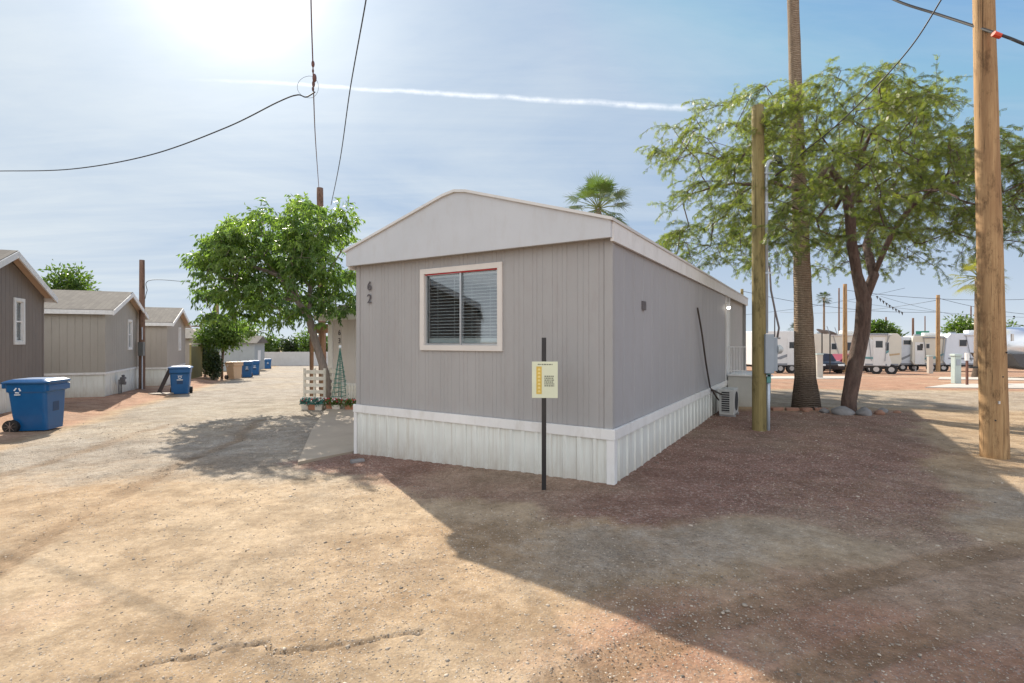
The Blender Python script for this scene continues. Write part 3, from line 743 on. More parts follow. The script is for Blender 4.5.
for ch, z in (('6', 2.19), ('3', 1.93)):
    textmesh(ch, .24, 'house_number', num_m, nb, Matrix.Translation((.52,-.02,z)) @ Matrix.Rotation(R(90),4,'X'))
wd_or = M('orange_wood', (.19,.11,.065), .8, .2, 4, (5,5,1), .3, 30)
sh = empty('wooden_shelf', (-6.55,16.35,-.38), HR, 'small brown wooden box on posts left of the pale home', 'shelf')
mb = MB(); mb.box(-.25,.42,.0,.30,2.28,2.58); mb.build('box', wd_or, sh, bevel=.01)
mb = MB(); mb.box(-.22,-.14,.05,.15,0,2.279); mb.build('post', wd_or, sh); mb = MB(); mb.box(.30,.38,.05,.15,0,2.279); mb.build('post', wd_or, sh)

# concrete slab between lane and home
slab_m = M('concrete', (.36,.30,.235), .9, .10, 1.5, (1,1,1), .3, 60, dirt=(.33,.27,.2))
A = [(-3.12,7.25),(-4.1,10.2),(-5.35,14.4)]; B = [(-2.2,8.55),(-.9,10.9),(1.0,14.2)]
vs=[]; fs=[]; ny, nx = 24, 14
for j in range(ny+1):
    t=j/ny*2; k=min(int(t),1); t-=k
    a=Vector(A[k]).lerp(Vector(A[k+1]),t); b_=Vector(B[k]).lerp(Vector(B[k+1]),t)
    for i in range(nx+1):
        p=a.lerp(b_,i/nx); vs.append((p.x,p.y,g1(p.x,p.y)+.045))
for j in range(ny):
    for i in range(nx):
        q=j*(nx+1)+i; fs.append((q,q+1,q+nx+2,q+nx+1))
ns=len(vs); ring=[i for i in range(nx+1)]+[(j)*(nx+1)+nx for j in range(1,ny+1)]+[ny*(nx+1)+i for i in range(nx-1,-1,-1)]+[j*(nx+1) for j in range(ny-1,0,-1)]
for i in ring: vs.append((vs[i][0],vs[i][1],vs[i][2]-.12))
for k in range(len(ring)):
    k2=(k+1)%len(ring); fs.append((ring[k],ring[k2],ns+k2,ns+k))
o=MB().add(vs,fs).build('concrete_pad', slab_m); tag(o, kind='structure')

# ================================================================== sign on the black post
sg = empty('sign_post', (.362,5.64,g1(.36,5.6)), R(-4), 'black metal post carrying a small pale sign in front of the grey home', 'sign')
mb = MB(); mb.box(-.026,.026,-.026,.026,-.1,1.72); mb.build('post', black_m, sg, bevel=.004)
sign_m = M('sign_cream', (.66,.68,.50), .45, .04, 6, bmp=0); yel = M('sign_yellow', (.62,.42,.07), .5, .05, 6, bmp=0); yel2 = M('sign_pale_yellow', (.75,.60,.22), .5, .05, 6, bmp=0); txt = M('sign_print', (.16,.17,.13), .5, .05, 6, bmp=0)
mb = MB(); mb.box(-.135,.155,-.036,-.0265,1.04,1.45); pl = mb.build('sign_plate', sign_m, sg, bevel=.003)
mb = MB(); mb.box(-.085,-.025,-.0385,-.0362,1.085,1.395); mb.build('yellow_strip', yel, pl)
mb = MB()
for i in range(7):
    z=1.115+i*.041
    mb.prism([(-.070,z-.012),(-.040,z-.012),(-.040,z+.004),(-.055,z+.016),(-.070,z+.004)],-.0400,-.0387)
mb.build('arrow_symbols', yel2, pl)
mb = MB()
for i in range(6):
    z=1.285-i*.0215; random.seed(i); x=.005
    while x < .108:
        w=random.uniform(.008,.024); mb.box(x,min(x+w,.115),-.0375,-.0362,z-.0065,z+.0065); x+=w+.005
mb.build('print', txt, pl); mb=MB()
x=-.07
while x<.09:
    w=random.uniform(.01,.025); mb.box(x,x+w,-.0375,-.0362,1.412,1.424); x+=w+.006
mb.build('header_print', txt, pl)

# ================================================================== branches and leaves
def grow(name, skel, targets, rtip, rroot, mat, parent, seg=.3, jit=.25, expo=2.3, droop=0.0, bias=None):
    pos=[Vector(p) for p,_ in skel]; par=[q for _,q in skel]; rad=[None]*len(pos)
    root=pos[0]
    P=np.array([tuple(p) for p in pos]); 
    dist=[0.0]*len(pos)
    for i in range(1,len(pos)): dist[i]=dist[par[i]]+(pos[i]-pos[par[i]]).length
    tips=[]
    targets=sorted(targets, key=lambda t:min((Vector(t)-p).length for p in pos[2:] or pos))
    for t in targets:
        t=Vector(t); PA=np.array([tuple(p) for p in pos]); dd=np.linalg.norm(PA-np.array(tuple(t)),axis=1)
        cost=dd*1.0+.25*np.array(dist)*.5
        cost[:bias or 2]+=5
        i=int(np.argmin(cost)); a=pos[i]; L=(t-a).length
        n=max(1,int(L/seg)); prev=i
        if par[i]>=0: d0=(a-pos[par[i]]).normalized()
        else: d0=Vector((0,0,1))
        c=a+d0*L*.35+Vector([random.gauss(0,.1)*L for _ in range(3)])
        for k in range(1,n+1):
            s=k/n; p=a*(1-s)**2+c*2*s*(1-s)+t*s*s
            if k<n: p=p+Vector([random.gauss(0,1)*jit*seg*.4 for _ in range(3)])
            pos.append(p); par.append(prev); dist.append(dist[prev]+(p-pos[prev]).length); prev=len(pos)-1
        tips.append(prev)
    kids=[[] for _ in pos]
    for i,q in enumerate(par):
        if q>=0: kids[q].append(i)
    rad=[0]*len(pos)
    for i in range(len(pos)-1,-1,-1):
        rad[i]=rtip if not kids[i] else sum(rad[k]**expo for k in kids[i])**(1/expo)*1.01
    # order problem: children of skeleton nodes can have larger index only, so the reverse sweep is valid
    sc=math.log(rroot/rtip)/math.log(max(rad[0]/rtip,1.01))
    rad=[rtip*(r/rtip)**sc for r in rad]
    mb=MB(); 
    def chain(start, first):
        pts=[pos[start]] if start>=0 else []; rr=[rad[first]] if start>=0 else []
        i=first
        while True:
            pts.append(pos[i]); rr.append(rad[i])
            if not kids[i]: break
            ks=sorted(kids[i], key=lambda k:-rad[k])
            for k in ks[1:]: stack.append((i,k))
            i=ks[0]
        n=9 if rr[0]>.05 else (6 if rr[0]>.015 else 4)
        mb.tube(pts, rr, n, True, .06 if rr[0]>.05 else 0)
    stack=[(-1,0)]
    while stack: chain(*stack.pop())
    o=mb.build(name, mat, parent, smooth=True, fix=False)
    return o, pos, par, rad, tips
def leafmesh(name, V, Fc, tint, mat, parent):
    me=bpy.data.meshes.new(name); V=np.asarray(V,dtype=np.float32); Fc=np.asarray(Fc,dtype=np.int32); k=Fc.shape[1]
    me.vertices.add(len(V)); me.vertices.foreach_set('co',V.ravel())
    me.loops.add(Fc.size); me.loops.foreach_set('vertex_index',Fc.ravel())
    me.polygons.add(len(Fc)); me.polygons.foreach_set('loop_start',np.arange(0,Fc.size,k,dtype=np.int32)); me.polygons.foreach_set('loop_total',np.full(len(Fc),k,dtype=np.int32))
    me.update(calc_edges=True)
    a=me.attributes.new('tint','FLOAT','POINT'); a.data.foreach_set('value',np.asarray(tint,dtype=np.float32))
    me.materials.append(mat); o=bpy.data.objects.new(name,me); COL.objects.link(o)
    if parent is not None: o.parent=parent
    return o
def leaves(P, Dr, L, Wd, tint, fold=.25):
    """rhombus leaves: P base points (n,3), Dr directions, L lengths, Wd widths -> verts, quads"""
    P=np.asarray(P); Dr=np.asarray(Dr); n=len(P); Dr=Dr/np.linalg.norm(Dr,axis=1,keepdims=True)
    rnd=np.random.normal(size=(n,3)); S_=np.cross(Dr,rnd); S_/=np.linalg.norm(S_,axis=1,keepdims=True); U=np.cross(S_,Dr)
    L=np.asarray(L)[:,None]; Wd=np.asarray(Wd)[:,None]
    a=P; b_=P+Dr*L*.45+S_*Wd*.5+U*Wd*fold; c=P+Dr*L-U*L*.08; d=P+Dr*L*.45-S_*Wd*.5+U*Wd*fold
    V=np.stack([a,b_,c,d],1).reshape(-1,3); Fc=np.arange(4*n).reshape(n,4)
    return V,Fc,np.repeat(tint,4)
bark=M('bark', (.125,.095,.075), .9, .35, 6, (3,3,.8), .9, 22, (4,4,1), bdist=.02)
bark_pale=M('pale_bark', (.23,.19,.165), .9, .3, 6, (3,3,.8), .8, 22, (4,4,1), bdist=.012)

bark_m=M('mesquite_bark', (.12,.077,.062), .9, .5, 5, (3,3,.7), 1.0, 14, (4,4,1), bdist=.03, dirt=(.27,.22,.18))
# ---------------------------------- mesquite on the right
mt=empty('mesquite_tree', (0,0,0), 0, 'large feathery mesquite tree with a forked dark trunk among round stones', 'tree')
Yb=11.6
def tp(px,py,Y): return ((px-512)/F*Y, Y, CAMZ+(340-py)/F*Y)
b0=tp(848,413,Yb)
skel=[((b0[0],Yb,-.25),-1),(tp(849,400,Yb),0),(tp(855,365,Yb),1),(tp(862,330,Yb),2),(tp(864,300,11.5),3),      #4
 (tp(857,275,11.5),4),(tp(852,245,11.4),5),(tp(850,215,11.3),6),(tp(845,190,11.2),7),(tp(828,165,11.1),8),   #9
 (tp(874,275,11.5),4),(tp(882,255,11.4),10),(tp(893,232,11.2),11),(tp(912,205,11.0),12),                      #13
 (tp(854,190,11.6),7),(tp(858,165,11.8),14),(tp(872,130,12.0),15),                                             #16
 (tp(836,208,11.6),8),(tp(820,190,11.8),17),(tp(800,165,12),18),(tp(935,190,10.6),13),(tp(965,180,10.2),20),(tp(866,245,12.2),10),(tp(880,205,12.9),22),(tp(905,170,13.4),23)]
ctr=np.array(tp(862,190,11.4))
tg=[]; 
while len(tg)<780:
    a=random.uniform(0,2*math.pi); r=random.random()**.5; 
    x=ctr[0]+4.5*r*math.cos(a); y=ctr[1]+3.5*r*math.sin(a)
    top=8.0-.8*r**2-.35*abs(x-ctr[0])/4.6+.5*(fbm(np.array(x*.8),np.array(y*.8),3,4)-.5)*2
    bot=3.75+.2*math.sin(x*2)-.6*r+( .8 if r<.35 else 0)
    z=bot+(top-bot)*random.random()**.8
    if z<3.4: continue
    px=512+x/y*F; py=340-(z-CAMZ)/y*F
    if py<np.interp(px,[640,700,745,800,870,930,970,1024,1200],[135,112,84,74,64,88,125,145,190]): continue
    if vnoise(np.array(x*.9+5),np.array(z*1.1+y*.6),12)<.24: continue
    tg.append((x,y,z))
o,pos,par,rad,tips=grow('trunk', skel, tg, .007, .165, bark_m, mt, .33, .5, 2.2, bias=7)
LP=[];LD=[];tn=[]; tw=MB()
for t in tips+[i for i in range(len(pos)) if rad[i]<.013 and random.random()<.22]:
    p=pos[t]; out_=Vector((p.x-ctr[0],p.y-ctr[1],0)); out_=out_.normalized() if out_.length>.1 else Vector((1,0,0))
    for k in range(random.choice((2,3,4))):
        d=(out_*random.uniform(.1,.9)+Vector((random.gauss(0,.6),random.gauss(0,.6),random.uniform(-.35,.75)))).normalized()
        L=random.uniform(.35,.8); q=p.copy(); pts=[q.copy()]; n=8
        for s in range(n):
            q=q+d*L/n; d=(d+Vector((0,0,-.17))).normalized(); pts.append(q.copy())
            for sd in range(3):
                ld=(d*.6+Vector((random.gauss(0,.6),random.gauss(0,.6),random.gauss(-.25,.4)))).normalized()
                LP.append(tuple(q)); LD.append(tuple(ld)); tn.append(random.random()*.7+.3*(p.z-3.5)/4)  # tint pales with height: dark undersides and sunlit tops painted into the leaves
        tw.tube(pts[::2], [.004]*len(pts[::2]), 3, False)
tw.build('twigs', bark, mt, fix=False)
LP=np.array(LP);LD=np.array(LD);tn=np.array(tn); n=len(LP); 
# each compound leaf: a rachis with pairs of tiny leaflets
LL=np.random.uniform(.07,.125,n); side=np.cross(LD,np.random.normal(size=(n,3))); side/=np.linalg.norm(side,axis=1,keepdims=True)
Vs=[];Ts=[]
for k in range(5):
    f=(k+.6)/5.2
    for sg_ in (-1,1):
        bp=LP+LD*(LL*f)[:,None]; dr=LD*.55+side*sg_*.85; dr/=np.linalg.norm(dr,axis=1,keepdims=True)
        up=np.cross(dr,LD); up/=np.linalg.norm(up,axis=1,keepdims=True)+1e-9
        ll=(LL*.36*(1-.35*abs(f-.45)))[:,None]; wv=np.cross(up,dr)*ll*.19
        Vs.append(np.stack([bp-wv*.4, bp+dr*ll*.6-wv, bp+dr*ll, bp+wv*.9+dr*ll*.3],1)); Ts.append(tn)
V=np.stack(Vs,1).reshape(-1,3); T=np.repeat(np.stack(Ts,1).reshape(-1),4); Fc=np.arange(len(V)).reshape(-1,4)
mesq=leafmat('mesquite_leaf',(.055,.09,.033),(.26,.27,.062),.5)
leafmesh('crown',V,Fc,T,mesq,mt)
print('mesquite leaves',n)

# ---------------------------------- lane tree on the left
lt=empty('lane_tree', (0,0,0), 0, 'bushy bright green broadleaf tree leaning over the lane left of the grey home', 'tree')
skel=[(tp(327,408,14.6),-1),(tp(327,398,14.6),0),(tp(328,382,14.6),1),(tp(322,362,14.6),2),(tp(315,340,14.5),3),(tp(309,318,14.4),4),
 (tp(296,298,14.2),5),(tp(278,275,14.0),6),(tp(262,258,13.8),7),(tp(310,290,14.6),5),(tp(312,258,14.8),9),(tp(306,228,14.8),10),(tp(330,270,14.8),9),(tp(345,245,14.9),12),(tp(240,262,13.8),7),(tp(285,300,15.4),6),(tp(270,270,16),15)]
tg=[]
c0=np.array(tp(280,262,14.4))
while len(tg)<460:
    a=random.uniform(0,2*math.pi); el=math.asin(random.uniform(-.85,1)); rr=random.random()**.42
    x=c0[0]+3.0*rr*math.cos(a)*math.cos(el); y=c0[1]+2.1*rr*math.sin(a)*math.cos(el); z=c0[2]+2.4*rr*math.sin(el)
    px=512+x/y*F; py=340-(z-CAMZ)/y*F
    lump=fbm(np.array(x*1.1),np.array(z*1.1+y),3,33)
    if lump<.43 and rr>.45: continue
    # outline of the crown: high shoulder right of centre, long low arm to the left
    topy=np.interp(px,[190,215,250,285,310,345,370],[268,232,213,200,196,206,232]); boty=np.interp(px,[185,215,250,300,335,370],[305,328,345,340,314,306])
    if py<topy or py>boty or px>360 or px<196: continue
    tg.append((x,y,z))
o,pos,par,rad,tips=grow('trunk', skel, tg, .006, .115, bark_pale, lt, .3, .5, 2.2, bias=4)
LP=[];LD=[];tn=[]
for t in tips+[i for i in range(len(pos)) if rad[i]<.016 and random.random()<.2]:
    p=pos[t]; base=random.random()*.5+.25*(p.z-2.5)/4  # higher clusters start paler: sunlit upper crown put into the leaf colour
    for k in range(random.choice((4,5,6))):
        d=Vector((random.gauss(0,1),random.gauss(0,1),random.uniform(-.5,.7))).normalized(); L=random.uniform(.22,.5); q=p.copy()
        for s in range(6):
            q=q+d*L/6; d=(d+Vector((0,0,-.14))).normalized()
            for sd in range(2):
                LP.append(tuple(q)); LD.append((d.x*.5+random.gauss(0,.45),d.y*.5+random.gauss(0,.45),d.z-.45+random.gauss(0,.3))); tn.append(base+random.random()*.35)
n=len(LP); V,Fc,T=leaves(LP,LD,np.random.uniform(.10,.19,n),np.random.uniform(.035,.06,n),np.array(tn))
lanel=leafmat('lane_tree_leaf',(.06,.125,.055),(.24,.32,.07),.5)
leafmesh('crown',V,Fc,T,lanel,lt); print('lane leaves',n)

# ---------------------------------- other trees
def bush_tree(name, x, y, z0, ztr, rx, rz_, n, mat, label, cat, group=None, lsize=.16, rt=.12, ry=None, bk=None, seed=1, inner=True):
    random.seed(seed); np.random.seed(seed)
    t=empty(name,(x,y,g1(x,y)+z0),0,label,cat,group); ry=ry or rx
    cz=ztr+rz_; tg=[]
    k=int(26+n/140)
    while len(tg)<k:
        a=random.uniform(0,6.283); el=math.asin(random.uniform(-.8,1)); rr=random.random()**.4
        tg.append((rx*.85*rr*math.cos(a)*math.cos(el),ry*.85*rr*math.sin(a)*math.cos(el),cz+rz_*.88*rr*math.sin(el)))
    sk=[((0,0,-.3),-1),((0,0,max(.1,ztr*.6)),0),((.05*rx,0,ztr+.1),1),((.0,0,cz),2)]
    o,pos,par,rad,tips=grow('trunk',sk,tg,.008,rt,bk or bark,t,.5,.5,2.2,bias=2)
    per=max(8,n//len(tips)); C=np.array([tuple(pos[i]) for i in tips]); C=np.repeat(C,per,0); m_=len(C)
    off=np.random.normal(size=(m_,3))*np.array([rx,ry,rz_])*.17; P=C+off
    Dr=off/(np.linalg.norm(off,axis=1,keepdims=True)+.01)+np.random.normal(size=(m_,3))*.6+np.array([0,0,-.2])
    tint=np.repeat(np.random.rand(len(tips))*.6,per)+np.random.rand(m_)*.4
    V,Fc,T=leaves(P,Dr,np.random.uniform(.7,1.3,m_)*lsize,np.random.uniform(.3,.5,m_)*lsize,tint)
    leafmesh('crown',V,Fc,T,mat,t); return t
grn=leafmat('green_leaf',(.04,.085,.022),(.15,.22,.04),.4)
drk=leafmat('dark_leaf',(.018,.035,.014),(.05,.075,.022),.3)
# fan palms
def fan_palm(x, y, zb, hgt, r0, r1, lean, crown, nf, label, group=None, top_extra=0, seed=3, trunkmat=None, lf=None, skirt=0):
    random.seed(seed); np.random.seed(seed)
    t=empty('fan_palm',(x,y,zb),0,label,'palm tree',group)
    pts=[];rr=[];n=40
    for i in range(n+1):
        s=i/n; pts.append((lean*s*(1+.15*math.sin(3*s)),0,hgt*s-.2*(i==0))); 
        r=r1+(r0-r1)*(1-s)**(2.2 if hgt>12 else 1)
        if s*hgt<1.0: r+= (.10 if r0>.2 else .03)*(1-s*hgt)**2
        rr.append(r*(1+.025*math.sin(i*2.3)))
    mb=MB(); mb.tube(pts,rr,16,True,.03); mb.build('trunk',trunkmat,t,smooth=True,fix=False)
    V=[];Fc=[];T=[]; tw=MB(); top=Vector((pts[-1][0],0,hgt))
    for k in range(nf):
        az=k*2.39996+random.uniform(-.2,.2); el=R(78-(k/nf)*125+random.uniform(-8,8)); d=Vector((math.cos(az)*math.cos(el),math.sin(az)*math.cos(el),math.sin(el)))
        pl_=crown*random.uniform(.5,.65); a=top+d*.1; c=top+d*pl_+Vector((0,0,-.06*pl_))
        tw.tube([a,a.lerp(c,.5)+Vector((0,0,.04)),c],[.025,.018,.012],4,False)
        sd=d.cross(Vector((0,0,1))); sd=sd.normalized() if sd.length>.05 else Vector((1,0,0)); up=sd.cross(d).normalized()
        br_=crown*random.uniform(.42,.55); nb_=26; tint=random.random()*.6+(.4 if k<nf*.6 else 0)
        for j in range(nb_):
            an=R(-88+176*j/(nb_-1)); dd=(d*math.cos(an)+sd*math.sin(an)+up*.12).normalized()
            L=br_*(.75+.3*math.cos(an)); w=L*.05; m1=c+dd*L*.5+Vector((0,0,-.02*L)); e=c+dd*L+Vector((0,0,-.32*L*random.uniform(.3,1.6)))
            pr=dd.cross(up).normalized()*w*.5; o_=len(V)
            V+= [tuple(c),tuple(m1+pr),tuple(e),tuple(m1-pr)]; Fc.append((o_,o_+1,o_+2,o_+3)); T+=[tint]*4
    tw.build('stalks',MATS['palm_stalk'],t,fix=False)
    leafmesh('fronds',V,Fc,T,lf,t)
    return t
M('palm_stalk',(.18,.20,.06),.6,.1,4,bmp=0)
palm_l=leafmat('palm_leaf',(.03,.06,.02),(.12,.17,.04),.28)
# palm trunk bark: ringed, darker towards the foot, warm above
pm, nt, b, out = newmat('palm_bark'); b.inputs['Roughness'].default_value=.95; b.inputs['Specular IOR Level'].default_value=.2
v=vmap(nt); wv=nt.nodes.new('ShaderNodeTexWave'); wv.bands_direction='Z'; wv.inputs['Scale'].default_value=7; wv.inputs['Distortion'].default_value=3.5; wv.inputs['Detail'].default_value=3; wv.inputs['Detail Scale'].default_value=2; nt.links.new(v,wv.inputs[0])
nn=noise(nt,vmap(nt,(5,5,.9)),3,7,.75); n2=noise(nt,v,14,5,.7)
c=mixc(nt,ramp(nt,nn,[(.3,0.),(.7,1.)]),(.25,.18,.125),(.42,.325,.235)); c=mixc(nt,mathn(nt,'MULTIPLY',wv.outputs['Fac'],.35),c,(.20,.14,.10))
c=mixc(nt,.5,c,mixc(nt,1.0,c,mixc(nt,n2,(.4,.4,.4),(1.6,1.6,1.6)),'MULTIPLY'))
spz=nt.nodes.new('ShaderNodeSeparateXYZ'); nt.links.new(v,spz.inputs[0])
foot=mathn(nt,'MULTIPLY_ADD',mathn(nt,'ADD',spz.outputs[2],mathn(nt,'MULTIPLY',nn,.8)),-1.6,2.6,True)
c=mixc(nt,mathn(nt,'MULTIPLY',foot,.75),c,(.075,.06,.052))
nt.links.new(c,b.inputs['Base Color']); pb=bump(nt,wv.outputs['Fac'],.9,.03,b); bump(nt,n2,.8,.02,b,pb)
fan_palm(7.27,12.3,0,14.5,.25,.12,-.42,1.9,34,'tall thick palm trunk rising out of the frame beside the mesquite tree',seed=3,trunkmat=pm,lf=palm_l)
fan_palm(4.15,23.9,g1(4.1,23.9),8.2,.17,.14,.0,1.75,40,'small fan palm whose crown shows above the roof of the grey home',seed=5,trunkmat=pm,lf=palm_l)
def small_palm(px,py,Y,label,cr,r,lf=palm_l,seed=8,nf=30):
    x=(px-512)/F*Y; zt=CAMZ+(340-py)/F*Y; zb=g1(x,Y); fan_palm(x,Y,zb,zt-zb,r,r*.75,0,cr,nf,label,None,seed=seed,trunkmat=pm,lf=lf)
small_palm(824,298,75,'thin distant palm with a small round crown right of the big palm trunk',1.25,.17,drk,9)
ylw=leafmat('yellow_palm_leaf',(.16,.17,.04),(.34,.31,.08),.4)
small_palm(979,277,27,'yellowish fan palm behind the large wooden pole',1.35,.23,ylw,11)
small_palm(797,330,60,'short dark palm beside the big palm trunk',1.2,.15,drk,12)
def tree_at(px,Y,toppy,wpx,frac,n,mat,label,seed,name='leafy_tree',ls=.3,group=None,cat='tree',bot=None):
    x=(px-512)/F*Y; zb=g1(x,Y); H=CAMZ+(340-toppy)/F*Y-zb; rx=wpx/2/F*Y
    return bush_tree(name,x,Y,0,H*frac,rx,H*(1-frac)/2,n,mat,label,cat,group,lsize=ls,rt=max(.08,H*.02),seed=seed)
tree_at(65,34,266,50,.3,5000,grn,'green tree top showing over the roof of the tan mobile home',21,ls=.32)
tree_at(222,31,318,42,.42,5500,grn,'bright green tree overhanging the lane beyond the beige mobile home',22,ls=.22)
tree_at(243,57,322,26,.2,3500,grn,'light green tree far up the lane beyond the small grey house',29,ls=.4)
tree_at(213,29,350,15,.02,2200,drk,'dark shrub at the foot of the bright lane tree',23,'shrub',.2,cat='shrub')
tree_at(205,31,338,18,.02,2200,drk,'dark shrub against the olive fence',28,'shrub',.2,cat='shrub')
for i,(px,top,w,lb,mt_) in enumerate(((272,334,20,'leftmost green hedge bush behind the block wall',grn),(291,338,17,'dark middle hedge bush behind the block wall',drk),(307,333,22,'right green hedge bush behind the block wall',grn),(326,335,20,'hedge bush behind the block wall nearest the pale home',grn))):
    tree_at(px,72,top,w*1.25,.02,1500,mt_,lb,30+i,'hedge_bush',.5,'bushes behind the block wall','bush')
tree_at(881,62,322,30,.25,3500,grn,'small round green tree behind the slanted white trailer',41,ls=.5)
tree_at(962,66,317,34,.25,4000,grn,'green tree above the white trailer left of the wooden pole',42,ls=.5)
tree_at(893,75,331,20,.2,1500,drk,'darker tree right of the small round green tree',43,ls=.5)
tree_at(1012,60,322,26,.2,1500,grn,'green tree behind the silver trailer at the right edge',44,ls=.5)
random.seed(99); np.random.seed(99)

# ================================================================== poles
pole_new=woodpole('new_pole_wood',(.31,.185,.09),(.47,.31,.16),(.21,.115,.058))
pole_old=woodpole('green_pole_wood',(.21,.165,.07),(.30,.245,.11),(.15,.12,.05))
pole_brown=woodpole('brown_pole_wood',(.17,.10,.07),(.25,.155,.11),(.12,.07,.05))
def pole(name, x, y, ztop, r0, r1, lean, mat, label, cat='utility pole', n=20, group=None):
    zb=g1(x,y); t=empty(name,(x,y,zb),0,label,cat,group); pts=[];rr=[]
    for i in range(25):
        s=i/24; pts.append((lean[0]*s,lean[1]*s,-.3+(ztop-zb+.3)*s)); rr.append((r0+(r1-r0)*s)*(1+random.uniform(-.008,.008)))
    mb=MB(); mb.tube(pts,rr,n,True,.012); mb.build('shaft',mat,t,smooth=True,fix=False); return t
bp=pole('utility_pole',6.89,7.1,9.5,.163,.10,(-.24,0),pole_new,'thick new yellow-brown wooden pole at the right, nearest the camera',n=32)
mb=MB()
for z,a in ((1.16,2.9),(.55,2.4),(2.0,.9),(1.5,1.4)):
    mb=MB(); mb.ball((.16*math.sin(a*2.1)*.9-.01*z,-.15,z),.012,6,4); mb.build('knot',dark_m,bp)
tagm=M('metal_tag',(.6,.6,.58),.35,.05,5,metal=.5,bmp=0)
mb=MB(); mb.box(.085,.118,-.148,-.135,1.66,1.76); mb.build('tag_plate',tagm,bp); mb=MB(); mb.box(-.10,-.075,-.152,-.14,.78,.82); mb.build('tag_plate',tagm,bp)
gpole=pole('service_pole',4.60,9.26,6.02,.125,.105,(-.03,0),pole_old,'greenish wooden post with an electric meter and steel conduit beside the grey home')
galv=M('galvanised',(.48,.55,.63),.42,.08,5,metal=.25,bmp=.05); boxg=M('meter_box_grey',(.30,.345,.39),.5,.06,4,bmp=.05)
mb=MB(); X0=.165; mb.tube([(X0,0,-.1),(X0,0,1.10)],.032,10); mb.tube([(X0-.04,0,1.80),(X0-.04,0,4.86),(X0,-.02,4.98),(X0+.10,-.03,5.03)],.036,10); mb.build('conduit',galv,gpole,smooth=True)
mb=MB(); mb.tube([(X0+.08,-.03,5.06),(X0+.19,-.03,5.03),(X0+.22,-.03,4.94)],[.05,.062,.045],10); mb.build('weatherhead',M('dark_plastic',(.05,.055,.065),.5,.1,5,bmp=0),gpole,smooth=True)
mb=MB(); mb.box(X0-.13,X0+.03,-.16,.0,1.06,1.78); mb.build('panel_box',boxg,gpole,bevel=.012)
mb=MB(); mb.box(X0+.035,X0+.13,-.09,.0,1.10,1.72); mb.build('meter_box',boxg,gpole,bevel=.01)
mb=MB(); mb.tube([(X0+.13,-.03,1.50),(X0+.15,-.03,1.50)],.095,16); mb.tube([(X0+.15,-.03,1.50),(X0+.21,-.03,1.50),(X0+.24,-.03,1.50)],[.08,.08,.05],16); mb.build('meter_dial',M('meter_glass',(.50,.53,.53),.15,.05,5,bmp=0),gpole,smooth=False)
mb=MB(); mb.tube([(X0+.02,.0,3.05),(X0+.05,0,2.6),(X0+.13,0,2.2),(X0+.20,0,1.9),(X0+.17,0,1.72)],.017,6)
mb.tube([(X0+.12,0,2.3),(X0+.12,0,1.73)],.010,6)
mb.build('loose_cable',M('grey_cable',(.16,.14,.14),.6,.1,4,bmp=0),gpole,smooth=True)
mb=MB()
for z in (1.0,2.9,4.2,4.75):
    mb=MB(); mb.box(X0-.10,X0+.06,-.05,-.036,z,z+.03); mb.build('strap',galv,gpole)
mb=MB(); mb.box(X0-.05,X0+.03,-.05,.03,.88,1.05); mb.build('coupling',M('teal_coupling',(.10,.30,.28),.5,.1,5,bmp=0),gpole,bevel=.01)
# pole behind lane tree, lane poles
def pole_px(px,Y,toppy,w,mat,label,lean=(0,0),**k):
    x=(px-512)/F*Y; return pole('utility_pole',x,Y,CAMZ+(340-toppy)/F*Y,w/2,w*.4,lean,mat,label,n=10,**k)
tall=pole_px(323,19.5,188,.30,pole_brown,'brown wooden pole rising behind the crown of the lane tree',lean=(-.12,0))
p2=pole_px(142,20.2,260,.24,pole_brown,'dark brown pole between the tan and the beige mobile homes')
mb=MB(); mb.box(-.02,.20,-.22,-.10,1.35,1.9); mb.build('meter_box',M('dark_box',(.16,.165,.16),.5,.1,4),p2,bevel=.01)
mb=MB(); mb.tube([(.12,-.15,2.0),(.12,-.15,2.5)],.02,6); mb.tube([(.12,-.15,-.2),(.12,-.15,1.35)],.02,6); mb.build('conduit',galv,p2)
p3=pole_px(217,33,300,.28,pole_old,'slim pole in the shrubs beyond the beige mobile home'); mb=MB(); mb.box(-.28,.28,-.24,-.12,1.6,2.3); mb.build('meter_box',boxg,p3,bevel=.01)
pole_px(845,38,284,.34,pole_new,'yellow-brown wooden pole left of the mesquite trunk')
pole_px(839,60,288,.2,pole_brown,'thin grey-brown pole close left of the yellow-brown one')
pole_px(938,41,295,.32,pole_new,'wooden pole among the white trailers left of the thick pole')
pole_px(742,36,289,.25,pole_old,'short pole top showing beyond the far end of the grey home')
pole_px(886,64,317,.25,pole_brown,'thin pole behind the slanted trailer, with the small street lamp arm')
pole_px(913,64,318,.3,pole_brown,'thin brown pole over the boxy white trailer')
pole_px(925,80,316,.18,pole_brown,'thinnest pole right of the green street sign')
p_=pole_px(971,72,306,.2,pole_brown,'distant pole with crossarms against the right edge of the green tree')
mb=MB(); 
for z in (5.0,5.6,6.2): mb.box(-.9,.9,-.05,.05,z,z+.12)
mb.build('crossarm',MATS['brown_pole_wood'],p_)
p_=pole_px(201,58,322,.28,pole_brown,'far pole with one crossarm over the beige mobile home'); mb=MB(); mb.box(-1.6,1.6,-.06,.06,4.7,4.85); mb.build('crossarm',MATS['brown_pole_wood'],p_)

